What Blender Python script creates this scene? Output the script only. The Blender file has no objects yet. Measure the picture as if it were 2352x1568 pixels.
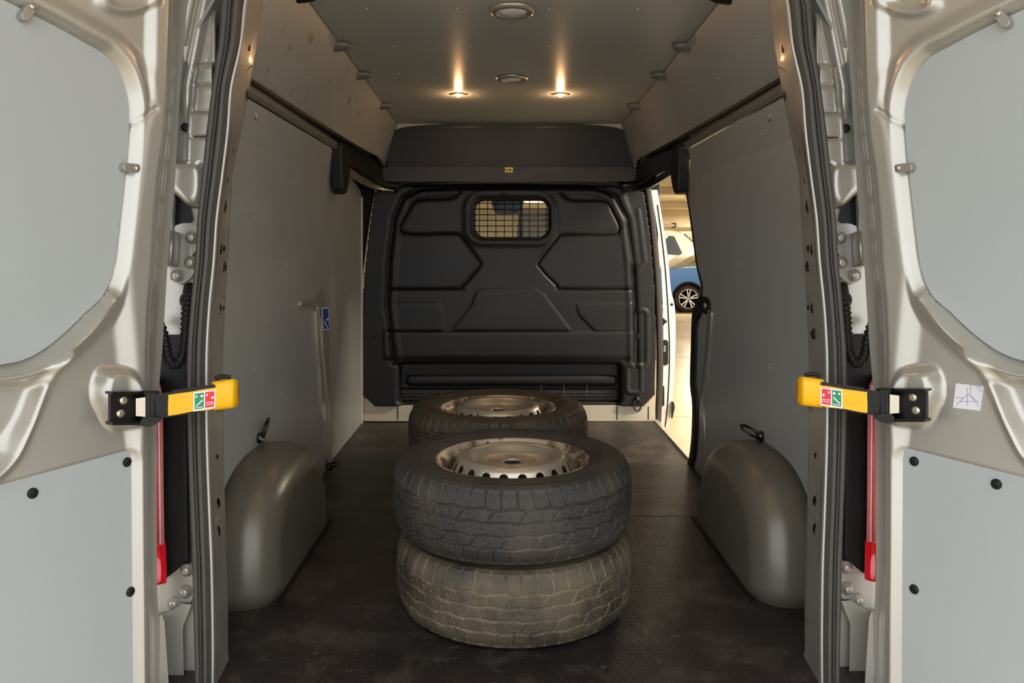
import bpy, bmesh, math, random
import numpy as np
from mathutils import Vector, Matrix
random.seed(4); np.random.seed(4)
SC = bpy.context.scene
COL = SC.collection
PI = math.pi

# ------------------------------------------------------------------ camera
F, CX, CY, CAMH = 1750.0, 1176.0, 784.0, 1.0          # focal length in px of the 2352 px wide frame
_v = np.array([1157.0 - CX, CY - 575.0, -F]); _v /= np.linalg.norm(_v)
_Z = np.array([0, -_v[2], _v[1]]); _Z /= np.linalg.norm(_Z)
_X = np.cross(_v, _Z)
RW = np.stack([_X, _v, _Z], 1)                         # cam = RW @ world
EYE = np.array([0, 0, CAMH])
cd = bpy.data.cameras.new('camera'); cam = bpy.data.objects.new('camera', cd); COL.objects.link(cam)
cd.sensor_width = 36.0; cd.lens = F / 2352.0 * 36.0; cd.clip_start = 0.02; cd.clip_end = 200
_m = Matrix([list(r) for r in RW.T]).to_4x4(); _m.translation = Vector(EYE); cam.matrix_world = _m
SC.camera = cam

# ------------------------------------------------------------------ world, daylight, exposure
SC.view_settings.view_transform = 'Standard'; SC.view_settings.look = 'None'
SC.view_settings.gamma = 1.0; SC.view_settings.use_curve_mapping = False
SC.view_settings.exposure = 0.0
W = bpy.data.worlds.new('sky'); SC.world = W; W.use_nodes = True
W.node_tree.nodes['Background'].inputs[0].default_value = (0.90, 0.945, 1.0, 1)
W.node_tree.nodes['Background'].inputs[1].default_value = 2.45

def area(name, loc, rot, sx, sy, power, col, spread=180):
    l = bpy.data.lights.new(name, 'AREA'); l.shape = 'RECTANGLE'; l.size = sx; l.size_y = sy
    l.energy = power; l.color = col; l.spread = math.radians(spread)
    o = bpy.data.objects.new(name, l); COL.objects.link(o); o.location = loc; o.rotation_euler = rot
    return o
GARAGE_LAMPS = [(5.45, 19.8), (7.0, 25.4), (-2.8, 15.2), (4.6, 8.0), (2.6, 3.4), (-2.4, 7.0), (1.3, 21.0)]  # first two and last are visible; the rest are unseen, added for light
for gx, gy in GARAGE_LAMPS:
    area('tube_light', (gx, gy, 2.23), (0, 0, 0), 1.5, 0.12, 220, (1.0, 0.87, 0.67))

# ------------------------------------------------------------------ projection helpers (measuring only)
def proj(P):
    c = (np.asarray(P, float) - EYE) @ RW.T
    return np.stack([CX + F * c[..., 0] / -c[..., 2], CY - F * c[..., 1] / -c[..., 2]], -1)
def ray(px, py): return RW.T @ np.array([px - CX, CY - py, -F])
def onY(px, py, Y): d = ray(px, py); return EYE + d * (Y / d[1])
def onZ(px, py, z): d = ray(px, py); return EYE + d * ((z - CAMH) / d[2])
def onX(px, py, x): d = ray(px, py); return EYE + d * (x / d[0])
X0 = 0.033                                             # the van's middle plane
def mir(P, side):                                      # side 0 = left, 1 = right
    P = np.array(P, float)
    if side: P[..., 0] = 2 * X0 - P[..., 0]
    return P

# ------------------------------------------------------------------ materials
def lin(c):
    return tuple(((x / 255) / 12.92 if x / 255 <= 0.04045 else ((x / 255 + 0.055) / 1.055) ** 2.4) for x in c)
MATS = {}
def mat(name, rgb, rough=0.5, metal=0.0, var=0.12, vscale=6.0, bump=0.0, bscale=60.0, coat=0.0,
        spots=None, emit=None, stretch=None, rvar=0.1, spec=0.5):
    m = bpy.data.materials.new(name); m.use_nodes = True; nt = m.node_tree; N = nt.nodes; L = nt.links
    b = N['Principled BSDF']; c = lin(rgb)
    b.inputs['Roughness'].default_value = rough; b.inputs['Metallic'].default_value = metal
    b.inputs['Specular IOR Level'].default_value = spec
    if coat: b.inputs['Coat Weight'].default_value = coat; b.inputs['Coat Roughness'].default_value = 0.08
    tc = N.new('ShaderNodeTexCoord'); mp = N.new('ShaderNodeMapping'); L.new(tc.outputs['Object'], mp.inputs[0])
    if stretch: mp.inputs['Scale'].default_value = stretch
    no = N.new('ShaderNodeTexNoise'); no.inputs['Scale'].default_value = vscale; no.inputs['Detail'].default_value = 5
    L.new(mp.outputs[0], no.inputs['Vector'])
    cr = N.new('ShaderNodeValToRGB'); L.new(no.outputs['Fac'], cr.inputs[0])
    lo = tuple(x * (1 - var) for x in c); hi = tuple(min(1, x * (1 + var)) for x in c)
    cr.color_ramp.elements[0].position = 0.3; cr.color_ramp.elements[0].color = (*lo, 1)
    cr.color_ramp.elements[1].position = 0.7; cr.color_ramp.elements[1].color = (*hi, 1)
    out = cr.outputs[0]
    for sp in (spots or []):                           # (rgb, scale, threshold, softness, strength)
        n2 = N.new('ShaderNodeTexNoise'); n2.inputs['Scale'].default_value = sp[1]; n2.inputs['Detail'].default_value = 6
        n2.inputs['Roughness'].default_value = 0.65; L.new(tc.outputs['Object'], n2.inputs['Vector'])
        mr = N.new('ShaderNodeMapRange'); mr.inputs[1].default_value = sp[2]; mr.inputs[2].default_value = sp[2] + sp[3]
        mr.inputs[4].default_value = sp[4]; L.new(n2.outputs['Fac'], mr.inputs[0])
        mx = N.new('ShaderNodeMix'); mx.data_type = 'RGBA'; L.new(mr.outputs[0], mx.inputs[0])
        L.new(out, mx.inputs[6]); mx.inputs[7].default_value = (*lin(sp[0]), 1); out = mx.outputs[2]
    L.new(out, b.inputs['Base Color'])
    if rvar:
        mr = N.new('ShaderNodeMapRange'); mr.inputs[3].default_value = max(0.02, rough - rvar); mr.inputs[4].default_value = min(1, rough + rvar)
        L.new(no.outputs['Fac'], mr.inputs[0]); L.new(mr.outputs[0], b.inputs['Roughness'])
    if bump:
        n3 = N.new('ShaderNodeTexNoise'); n3.inputs['Scale'].default_value = bscale; n3.inputs['Detail'].default_value = 3
        L.new(mp.outputs[0], n3.inputs['Vector'])
        bp = N.new('ShaderNodeBump'); bp.inputs['Strength'].default_value = bump; bp.inputs['Distance'].default_value = 0.004
        L.new(n3.outputs['Fac'], bp.inputs['Height']); L.new(bp.outputs[0], b.inputs['Normal'])
    if emit:
        b.inputs['Emission Color'].default_value = (*lin(emit[0]), 1); b.inputs['Emission Strength'].default_value = emit[1]
    MATS[name] = m
    return m

PAINT = mat('silver_paint', (182, 178, 168), 0.30, 0.5, 0.05, 3, coat=0.5, rvar=0.04)
PAINTD = mat('silver_paint_frame', (166, 163, 156), 0.36, 0.6, 0.06, 9, coat=0.3, spots=[((120, 100, 80), 26, 0.68, 0.06, 0.5)])
DOORPLY = mat('grey_door_board', (167, 172, 172), 0.5, 0, 0.03, 2.2, spots=[((120, 124, 125), 9, 0.70, 0.08, 0.5), ((205, 205, 190), 14, 0.72, 0.05, 0.35)])
LINING = mat('grey_wall_board', (142, 145, 143), 0.42, 0, 0.05, 2.5, rvar=0.05, spots=[((225, 225, 215), 75, 0.735, 0.03, 0.7), ((95, 90, 86), 6, 0.68, 0.1, 0.45)])
SCUFF = mat('scuffed_wall_board', (146, 146, 142), 0.42, 0, 0.05, 2.5, rvar=0.05, spots=[((92, 70, 60), 12, 0.60, 0.06, 0.55), ((84, 74, 68), 34, 0.655, 0.05, 0.55)])
CLIPM = mat('grey_plastic_clip', (96, 94, 90), 0.35)
CEILM = mat('grey_ceiling_board', (160, 163, 162), 0.34, 0, 0.05, 2.0, rvar=0.04, spots=[((215, 212, 205), 60, 0.745, 0.02, 0.7), ((110, 95, 85), 5, 0.70, 0.1, 0.25)])
BLACK = mat('black_moulded_panel', (21, 19, 19), 0.46, 0, 0.12, 5, bump=0.12, bscale=240, rvar=0.05, spec=0.4, spots=[((95, 92, 90), 40, 0.74, 0.04, 0.3)])
BEAMM = mat('brown_black_beam', (40, 33, 31), 0.5)
BLACKG = mat('black_gloss_metal', (14, 14, 16), 0.28, 0.1, 0.1, 12, coat=0.3)
BLACKM = mat('black_plastic', (20, 19, 19), 0.55, 0, 0.15, 14, bump=0.1, bscale=200, spec=0.35)
RUBBER = mat('grey_black_rubber_seal', (60, 56, 52), 0.55, 0, 0.1, 20, bump=0.1, bscale=150)
DARK = mat('dark_void', (8, 8, 9), 0.8, 0, 0.1, 5)
ARCH = mat('grey_plastic_arch', (106, 101, 90), 0.33, 0.25, 0.05, 4, bump=0.06, bscale=300, rvar=0.04, spots=[((165, 158, 140), 14, 0.70, 0.05, 0.3)])
YELLOW = mat('yellow_plastic', (238, 176, 0), 0.38, 0, 0.05, 12, spots=[((150, 100, 20), 50, 0.72, 0.04, 0.7)])
RED = mat('red_lens', (225, 8, 30), 0.12, 0, 0.08, 20, coat=1, rvar=0.03)
PINK = mat('clear_red_lens', (228, 120, 122), 0.12, 0, 0.06, 30, coat=1, rvar=0.03)
WHITE = mat('white_paint', (232, 226, 216), 0.3, 0, 0.03, 4, coat=0.5)
WSTICK = mat('white_sticker', (226, 224, 232), 0.4, 0, 0.02, 10)
GREEN = mat('green_print', (20, 130, 80), 0.4, 0, 0.03, 10)
REDP = mat('red_print', (215, 30, 45), 0.4, 0, 0.03, 10)
BLUEP = mat('blue_print', (16, 72, 160), 0.4, 0, 0.03, 10)
GREYP = mat('grey_print', (160, 160, 175), 0.5, 0, 0.03, 10)
YELP = mat('yellow_print', (222, 190, 60), 0.45, 0, 0.05, 10)
STEEL = mat('bright_steel', (198, 190, 176), 0.3, 0.85, 0.06, 20)
RIMM = mat('painted_steel_rim', (196, 188, 170), 0.33, 0.75, 0.05, 14, spots=[((120, 88, 58), 30, 0.72, 0.05, 0.5)])
RUSTY = mat('rusty_steel_rim', (176, 160, 138), 0.48, 0.45, 0.1, 14, spots=[((84, 58, 38), 18, 0.50, 0.10, 0.85)])
ALU = mat('aluminium_sill', (228, 222, 210), 0.3, 0.6, 0.05, 30)
SHUT = mat('grey_shutter', (120, 112, 108), 0.5)
CAB = mat('dark_cab_trim', (40, 38, 40), 0.7, 0, 0.1, 5)
CREAM = mat('cream_body_metal', (196, 186, 164), 0.45, 0.1, 0.05, 5, spots=[((120, 105, 85), 18, 0.66, 0.06, 0.4)])
GFLOOR = mat('garage_floor_paint', (206, 190, 158), 0.28, 0, 0.06, 0.8, rvar=0.06, spots=[((170, 150, 120), 1.5, 0.62, 0.1, 0.4)])
GWALL = mat('garage_wall_paint', (205, 190, 158), 0.8, 0, 0.05, 0.7)
GCEIL = mat('garage_ceiling_paint', (196, 184, 158), 0.8, 0, 0.05, 0.7)
TUBE = mat('lamp_tube_glow', (255, 240, 205), 0.5, emit=((255, 236, 196), 5.0), rvar=0)
HALO = mat('halogen_bulb_glow', (255, 200, 120), 0.4, emit=((255, 196, 110), 26.0), rvar=0)
CARBLUE = mat('blue_car_paint', (40, 104, 160), 0.22, 0.35, 0.04, 2, coat=1)
GLASSD = mat('car_glass_dark', (52, 54, 46), 0.06, 0, 0.04, 2)
GLASSL = mat('car_glass_pale', (165, 168, 130), 0.1, 0, 0.04, 2)
def glass_mat():
    m = bpy.data.materials.new('window_glass'); m.use_nodes = True; nt = m.node_tree; N = nt.nodes
    N.remove(N['Principled BSDF']); g = N.new('ShaderNodeBsdfGlossy'); g.inputs['Roughness'].default_value = 0.03
    t = N.new('ShaderNodeBsdfTransparent'); t.inputs[0].default_value = (0.9, 0.92, 0.9, 1)
    fr = N.new('ShaderNodeFresnel'); fr.inputs[0].default_value = 1.2; mx = N.new('ShaderNodeMixShader')
    nt.links.new(fr.outputs[0], mx.inputs[0]); nt.links.new(t.outputs[0], mx.inputs[1]); nt.links.new(g.outputs[0], mx.inputs[2])
    nt.links.new(mx.outputs[0], N['Material Output'].inputs[0])
    return m
GLASS = glass_mat()

def floor_mat():
    m = mat('phenolic_floor_board', (37, 32, 31), 0.36, 0, 0.3, 3.0, rvar=0.1, stretch=(1, 2.2, 1),
            spots=[((104, 94, 84), 6, 0.50, 0.18, 0.42), ((120, 110, 98), 28, 0.60, 0.08, 0.35), ((190, 185, 175), 90, 0.735, 0.02, 0.8), ((30, 26, 25), 3, 0.55, 0.1, 0.5)])
    nt = m.node_tree; N = nt.nodes; L = nt.links; b = N['Principled BSDF']
    tc = N.new('ShaderNodeTexCoord'); v = N.new('ShaderNodeTexVoronoi'); v.inputs['Scale'].default_value = 150
    v.inputs['Randomness'].default_value = 0.25; L.new(tc.outputs['Object'], v.inputs['Vector'])
    bp = N.new('ShaderNodeBump'); bp.inputs['Strength'].default_value = 0.9; bp.inputs['Distance'].default_value = 0.0025
    L.new(v.outputs['Distance'], bp.inputs['Height']); L.new(bp.outputs[0], b.inputs['Normal'])
    return m
FLOORM = floor_mat()

def tyre_mat(name, rgb, mud, mudrgb):
    m = mat(name, rgb, 0.62, 0, 0.2, 10, bump=0.2, bscale=170, rvar=0.08,
            spots=[(mudrgb, 7, 0.52 - mud * 0.2, 0.25, 0.35 + mud * 0.5), ((225, 215, 195), 95, 0.725, 0.01, 0.9)])
    nt = m.node_tree; N = nt.nodes; L = nt.links; b = N['Principled BSDF']
    src = b.inputs['Base Color'].links[0].from_socket
    at = N.new('ShaderNodeAttribute'); at.attribute_name = 'groove'
    nz = N.new('ShaderNodeTexNoise'); nz.inputs['Scale'].default_value = 9
    tc = N.new('ShaderNodeTexCoord'); L.new(tc.outputs['Object'], nz.inputs['Vector'])
    mr = N.new('ShaderNodeMapRange'); mr.inputs[1].default_value = 0.62 - mud * 0.35; mr.inputs[2].default_value = 0.8 - mud * 0.3
    L.new(nz.outputs['Fac'], mr.inputs[0])
    mu = N.new('ShaderNodeMath'); mu.operation = 'MULTIPLY'; L.new(at.outputs['Fac'], mu.inputs[0]); L.new(mr.outputs[0], mu.inputs[1])
    mx = N.new('ShaderNodeMix'); mx.data_type = 'RGBA'; L.new(mu.outputs[0], mx.inputs[0]); L.new(src, mx.inputs[6])
    mx.inputs[7].default_value = (*lin(tuple(min(255, c * 1.35) for c in mudrgb)), 1); L.new(mx.outputs[2], b.inputs['Base Color'])
    return m
TYRE_A = tyre_mat('worn_tyre_rubber', (42, 40, 38), 0.25, (76, 66, 52))
TYRE_B = tyre_mat('muddy_tyre_rubber', (42, 38, 33), 0.8, (92, 80, 60))
TYRE_C = tyre_mat('brown_dusty_tyre_rubber', (48, 41, 34), 0.6, (80, 64, 46))

# ------------------------------------------------------------------ object helpers
def link(name, me, material=None, parent=None, smooth=False):
    if material and not me.materials: me.materials.append(material)
    if smooth: me.polygons.foreach_set('use_smooth', [True] * len(me.polygons))
    o = bpy.data.objects.new(name, me); COL.objects.link(o)
    if parent: o.parent = parent
    return o
def tag(o, label=None, cat=None, group=None, kind=None):
    if label: o['label'] = label
    if cat: o['category'] = cat
    if group: o['group'] = group
    if kind: o['kind'] = kind
    return o
def empty(name, label, cat, group=None, kind=None, loc=(0, 0, 0), rot=(0, 0, 0)):
    o = bpy.data.objects.new(name, None); o.empty_display_size = 0.05; COL.objects.link(o); o.location = loc; o.rotation_euler = rot
    return tag(o, label, cat, group, kind)
def mesh(name, V, Fs, material, parent=None, smooth=False, side=0):
    V = mir(V, side); me = bpy.data.meshes.new(name)
    if side: Fs = [tuple(reversed(f)) for f in Fs]
    me.from_pydata([tuple(map(float, p)) for p in V], [], Fs); me.update()
    return link(name, me, material, parent, smooth)
def from_bm(name, bm, material, parent=None, smooth=False, side=0):
    if side:
        for v in bm.verts: v.co.x = 2 * X0 - v.co.x
        bmesh.ops.reverse_faces(bm, faces=bm.faces[:])
    me = bpy.data.meshes.new(name); bm.to_mesh(me); bm.free()
    return link(name, me, material, parent, smooth)
def grid(name, P, material, parent=None, side=0, solid=0.0, mask=None, loop=False):
    """P: (ny, nx, 3) sheet of points, front side towards the viewer; solid = thickness behind it"""
    ny, nx = P.shape[:2]; V = mir(P.reshape(-1, 3), side)
    i = np.arange(ny * nx).reshape(ny, nx)
    if loop: i = np.concatenate([i, i[:, :1]], 1)
    q = np.stack([i[:-1, :-1], i[:-1, 1:], i[1:, 1:], i[1:, :-1]], -1).reshape(-1, 4)
    if mask is not None:
        mk = mask.reshape(-1); q = q[mk[q].all(1)]
    if side: q = q[:, ::-1]
    me = bpy.data.meshes.new(name); me.vertices.add(len(V)); me.vertices.foreach_set('co', V.astype(np.float32).ravel())
    me.loops.add(q.size); me.loops.foreach_set('vertex_index', q.astype(np.int32).ravel())
    me.polygons.add(len(q)); me.polygons.foreach_set('loop_start', np.arange(0, q.size, 4, dtype=np.int32))
    me.polygons.foreach_set('loop_total', np.full(len(q), 4, np.int32)); me.update(calc_edges=True); me.validate()
    if mask is not None:
        bm = bmesh.new(); bm.from_mesh(me); bmesh.ops.delete(bm, geom=[v for v in bm.verts if not v.link_faces], context='VERTS'); bm.to_mesh(me); bm.free()
    o = link(name, me, material, parent, True)
    if solid:
        s = o.modifiers.new('thickness', 'SOLIDIFY'); s.thickness = solid; s.offset = -1; s.use_rim = True
    return o
def box(name, lo, hi, material, parent=None, bev=0.0, side=0, seg=2):
    bm = bmesh.new(); bmesh.ops.create_cube(bm, size=1)
    lo, hi = np.minimum(lo, hi), np.maximum(lo, hi)
    for v in bm.verts: v.co = Vector([(lo[k] + hi[k]) / 2 + v.co[k] * (hi[k] - lo[k]) for k in range(3)])
    if bev: bmesh.ops.bevel(bm, geom=bm.edges[:], offset=bev, segments=seg, affect='EDGES', profile=0.5)
    return from_bm(name, bm, material, parent, False, side)
def frame_of(n, up=(0, 0, 1)):
    n = Vector(n).normalized(); u = Vector(up)
    if abs(n.dot(u)) > 0.95: u = Vector((0, 1, 0))
    a = u.cross(n).normalized(); b = n.cross(a)
    return a, b, n
def lathe(name, prof, material, parent=None, c=(0, 0, 0), n=(0, 0, 1), seg=32, side=0, sx=1.0, sy=1.0, smooth=True, caps=True):
    """prof: list of (radius, height along n)"""
    a, b, nn = frame_of(n); V = []; Fs = []
    m = len(prof)
    for k in range(seg):
        t = 2 * PI * k / seg
        for r, h in prof: V.append(Vector(c) + a * (r * sx * math.cos(t)) + b * (r * sy * math.sin(t)) + nn * h)
    for k in range(seg):
        k2 = (k + 1) % seg
        for j in range(m - 1):
            Fs.append((k * m + j, k2 * m + j, k2 * m + j + 1, k * m + j + 1))
    if caps and prof[0][0] > 1e-6: Fs.append(tuple(k * m for k in range(seg))[::-1])
    if caps and prof[-1][0] > 1e-6: Fs.append(tuple(k * m + m - 1 for k in range(seg)))
    o = mesh(name, V, Fs, material, parent, False, side)
    bm = bmesh.new(); bm.from_mesh(o.data); bmesh.ops.remove_doubles(bm, verts=bm.verts[:], dist=1e-6)
    bmesh.ops.recalc_face_normals(bm, faces=bm.faces[:]); bm.to_mesh(o.data); bm.free()
    if smooth:
        o.data.polygons.foreach_set('use_smooth', [len(p.vertices) <= 4 for p in o.data.polygons])
    return o
def smooth_path(pts, n):
    P = np.array(pts, float); d = np.r_[0, np.cumsum(np.linalg.norm(np.diff(P, axis=0), axis=1))]
    t = np.linspace(0, d[-1], n); out = np.zeros((n, 3)); m = len(P)
    for i, s in enumerate(t):
        k = min(max(np.searchsorted(d, s) - 1, 0), m - 2); f = (s - d[k]) / max(d[k + 1] - d[k], 1e-9)
        p0, p1, p2, p3 = P[max(k - 1, 0)], P[k], P[k + 1], P[min(k + 2, m - 1)]
        out[i] = 0.5 * ((2 * p1) + (-p0 + p2) * f + (2 * p0 - 5 * p1 + 4 * p2 - p3) * f * f + (-p0 + 3 * p1 - 3 * p2 + p3) * f ** 3)
    return out
def sweep(name, path, prof, material, parent=None, side=0, rad=None, up=(0, 0, 1), closed=True, smooth=True, ref=None):
    """prof: closed (a, b) outline; rad: scale per path point; ref: fixed 'a' direction"""
    P = np.array(path, float); n = len(P); T = np.gradient(P, axis=0); V = []; m = len(prof)
    pr = None
    for i in range(n):
        t = Vector(T[i]).normalized()
        if ref is not None: a = (Vector(ref) - t * t.dot(Vector(ref))).normalized()
        elif pr is None: a = (Vector(up).cross(t) if abs(t.dot(Vector(up))) < 0.9 else Vector((1, 0, 0)).cross(t)).normalized()
        else: a = (pr - t * pr.dot(t)).normalized()
        pr = a; b = t.cross(a); s = 1 if rad is None else rad[i]
        for (u, v) in prof: V.append(Vector(P[i]) + a * (u * s) + b * (v * s))
    Fs = [(i * m + j, i * m + (j + 1) % m, (i + 1) * m + (j + 1) % m, (i + 1) * m + j) for i in range(n - 1) for j in range(m if closed else m - 1)]
    if closed: Fs += [tuple(range(m))[::-1], tuple((n - 1) * m + j for j in range(m))]
    o = mesh(name, V, Fs, material, parent, False, side)
    bm = bmesh.new(); bm.from_mesh(o.data); bmesh.ops.recalc_face_normals(bm, faces=bm.faces[:]); bm.to_mesh(o.data); bm.free()
    if smooth: o.data.polygons.foreach_set('use_smooth', [len(p.vertices) <= 4 for p in o.data.polygons])
    return o
def circ(r, n=12): return [(r * math.cos(2 * PI * k / n), r * math.sin(2 * PI * k / n)) for k in range(n)]
def tube(name, path, r, material, parent=None, side=0, n=12, **k): return sweep(name, path, circ(r, n), material, parent, side, **k)
def sheet(name, pts, t0, t1, mapf, material, parent=None, side=0, cuts=(), cutsa=(), bev=0.0):
    """2-D outline (a, b) extruded from height t0 to t1, cut at b = cuts, carried into the scene by mapf(a, b, t)"""
    bm = bmesh.new(); vs = [bm.verts.new((a, b, t0)) for a, b in pts]
    f = bm.faces.new(vs)
    if f.normal.z < 0 or (f.normal_update() or f.normal.z < 0): f.normal_flip()
    r = bmesh.ops.extrude_face_region(bm, geom=[f]); 
    for v in [g for g in r['geom'] if isinstance(g, bmesh.types.BMVert)]: v.co.z = t1
    if bev:
        e = [e for e in bm.edges if all(abs(v.co.z - t1) < 1e-9 for v in e.verts)]
        bmesh.ops.bevel(bm, geom=e, offset=bev, segments=2, affect='EDGES', profile=0.5)
    for c in cuts: bmesh.ops.bisect_plane(bm, geom=bm.verts[:] + bm.edges[:] + bm.faces[:], plane_co=(0, c, 0), plane_no=(0, 1, 0), dist=1e-6)
    for c in cutsa: bmesh.ops.bisect_plane(bm, geom=bm.verts[:] + bm.edges[:] + bm.faces[:], plane_co=(c, 0, 0), plane_no=(1, 0, 0), dist=1e-6)
    for v in bm.verts: v.co = Vector([float(x) for x in mapf(v.co.x, v.co.y, v.co.z)])
    bmesh.ops.recalc_face_normals(bm, faces=bm.faces[:])
    return from_bm(name, bm, material, parent, False, side)
def rrect(x0, y0, x1, y1, r, n=6):
    out = []
    for cx, cy, a0 in ((x1 - r, y1 - r, 0), (x0 + r, y1 - r, 90), (x0 + r, y0 + r, 180), (x1 - r, y0 + r, 270)):
        for k in range(n + 1):
            a = math.radians(a0 + 90 * k / n); out.append((cx + r * math.cos(a), cy + r * math.sin(a)))
    return out
def spline2(pts, closed=True, per=4):
    P = [np.array(p, float) for p in pts]; n = len(P); out = []
    for i in range(n if closed else n - 1):
        g = (lambda k: P[k % n]) if closed else (lambda k: P[min(max(k, 0), n - 1)])
        p0, p1, p2, p3 = g(i - 1), g(i), g(i + 1), g(i + 2)
        for j in range(per):
            f = j / per; out.append(tuple(0.5 * ((2 * p1) + (-p0 + p2) * f + (2 * p0 - 5 * p1 + 4 * p2 - p3) * f * f + (-p0 + 3 * p1 - 3 * p2 + p3) * f ** 3)))
    if not closed: out.append(tuple(P[-1]))
    return out
# distance fields for pressed shapes
def dline(Q, pts, closed=False):
    P = np.array(pts, float)
    if closed: P = np.vstack([P, P[:1]])
    d = np.full(Q.shape[:-1], 1e9)
    for a, b in zip(P[:-1], P[1:]):
        ab = b - a; t = np.clip(((Q - a) @ ab) / max(ab @ ab, 1e-9), 0, 1)
        d = np.minimum(d, np.linalg.norm(Q - a - t[..., None] * ab, axis=-1))
    return d
def sdpoly(Q, pts):
    P = np.array(pts, float); d = dline(Q, P, True); ins = np.zeros(Q.shape[:-1], bool)
    for a, b in zip(P, np.roll(P, -1, 0)):
        c = ((a[1] > Q[..., 1]) != (b[1] > Q[..., 1]))
        with np.errstate(divide='ignore', invalid='ignore'):
            xi = (b[0] - a[0]) * (Q[..., 1] - a[1]) / (b[1] - a[1] + 1e-12) + a[0]
        ins ^= c & (Q[..., 0] < xi)
    return np.where(ins, -d, d)
def sstep(x): x = np.clip(x, 0, 1); return x * x * (3 - 2 * x)
def gauss(d, s): return np.exp(-(d / s) ** 2)

# ==================================================================== THE LOAD BAY
FLZ = -0.55                                            # garage floor below the load floor
def ceilz(Y): return 1.82 - 0.0265 * Y
def halfw(z): return float(np.interp(z, [0, 0.84, 1.33, 1.5, 1.6], [0.862, 0.843, 0.831, 0.80, 0.77]))
def wallmap(a, b, t): return (X0 - halfw(b) + t, a, b)        # a = depth Y, b = height, t = out of the left wall

# ---- floor
fl = empty('floor', 'dark brown anti-slip plywood floor of the van load bay', 'floor', kind='structure')
for k, (y0, y1) in enumerate([(1.55, 2.778), (2.781, 4.43)]):
    box('floor_board', (X0 - 0.90, y0, -0.014), (X0 + (0.855 if y1 > 3 else 0.90), y1, 0.0), FLOORM, fl)
box('subfloor', (X0 - 0.92, 1.56, -0.16), (X0 + 0.88, 4.6, -0.016), CREAM, fl)
sheet('sill_strip', [(3.30, 0.852), (4.42, 0.852), (4.42, 0.878), (3.30, 0.878)], -0.02, 0.010, lambda a, b, t: (X0 + b, a, t), ALU, fl, bev=0.003)
box('rear_sill', (X0 - 0.72, 1.50, -0.20), (X0 + 0.72, 1.548, -0.005), PAINT, fl, 0.01)

# ---- ceiling
ce = empty('ceiling', 'grey painted plywood ceiling of the van load bay', 'ceiling', kind='structure')
sheet('ceiling_board', [(-0.64, 1.93), (0.64, 1.93), (0.64, 4.38), (0.3, 4.405), (-0.3, 4.405), (-0.64, 4.38)], 0, 0.012, lambda a, b, t: (X0 + a, b, ceilz(b) + t), CEILM, ce)
sheet('ceiling_panel_seam', [(-0.64, 2.36), (0.64, 2.36), (0.64, 2.362), (-0.64, 2.362)], -0.0006, 0.002, lambda a, b, t: (X0 + a, b, ceilz(b) + t), BLACKM, ce)
box('roof_skin', (X0 - 0.95, 1.9, 1.86), (X0 + 0.95, 4.7, 1.90), WHITE, ce, 0.01)
box('rear_header', (X0 - 0.64, 1.86, 1.772), (X0 + 0.64, 1.925, 1.858), PAINTD, ce, 0.012)
sweep('header_seal', [(X0 - 0.62, 1.85, 1.80), (X0 + 0.62, 1.85, 1.80)], rrect(-0.016, -0.02, 0.016, 0.02, 0.010, 3), RUBBER, ce)
def clip(side, py, X, hide=False):
    # dished cap that pinches the ceiling board against the side lining
    Y = {8: 2.36, 97: 2.86, 162: 3.27, 227: 3.86}[py]; z = ceilz(Y)
    bm = bmesh.new(); bmesh.ops.create_uvsphere(bm, u_segments=14, v_segments=8, radius=1)
    for v in bm.verts:
        v.co = Vector((X0 - 0.630 + v.co.x * 0.056, Y + v.co.y * 0.030, z - 0.010 + v.co.z * 0.020 - 0.35 * max(0, -v.co.x) * 0.03))
    return from_bm('retaining_clip', bm, CLIPM if py != 8 else BLACKM, ce, True, side)
for py in (8, 97, 162, 227):
    for s in (0, 1): clip(s, py, 0)
rv = bmesh.new(); bmesh.ops.create_uvsphere(rv, u_segments=8, v_segments=5, radius=0.0035)
rvme = bpy.data.meshes.new('rivet'); rv.to_mesh(rvme); rv.free(); rvme.materials.append(STEEL); rvme.polygons.foreach_set('use_smooth', [True] * len(rvme.polygons))
def rivet(p, parent, s=1.0):
    o = bpy.data.objects.new('rivet', rvme); COL.objects.link(o); o.location = tuple(float(x) for x in p); o.scale = (s, s, s); o.parent = parent
for Y in (2.5, 2.9, 3.3, 3.7, 4.1):
    for X in (-0.45, -0.17, 0.12, 0.40): rivet((X0 + X + 0.02 * math.sin(Y * 9), Y, ceilz(Y)), ce)

# ---- front wall: the black moulded bulkhead
YB = 4.38
wf = empty('wall_front', 'black pressed steel bulkhead between load bay and cab', 'bulkhead', kind='structure')
BK = [(862, 442), (848, 540), (838, 640), (833, 750), (833, 905), (862, 932), (1476, 932), (1503, 905), (1505, 750), (1501, 640), (1492, 540), (1478, 442), (1440, 428), (900, 428)]
WIN = rrect(1090, 460, 1262, 545, 24)
xs = np.arange(828, 1512, 2.5); ys = np.arange(424, 938, 2.5)
QX, QY = np.meshgrid(xs, ys); Q = np.stack([QX, QY], -1)
m1170 = lambda pts: [(2340 - x, y) for x, y in pts]
h = np.zeros(QX.shape)
ringL = [(905, 832), (889, 700), (893, 600), (905, 500), (925, 455), (965, 432), (1170, 427)]
for rg in (ringL, [(1170, 427), (1372, 430), (1412, 450), (1440, 505), (1452, 600), (1458, 700), (1460, 832)]):
    h -= 0.016 * sstep(1.25 - dline(Q, rg) / 9)
    h += 0.007 * gauss(dline(Q, [(x + (12 if x < 1170 else -12), y + (10 if y < 440 else 0)) for x, y in rg]), 6)
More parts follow.
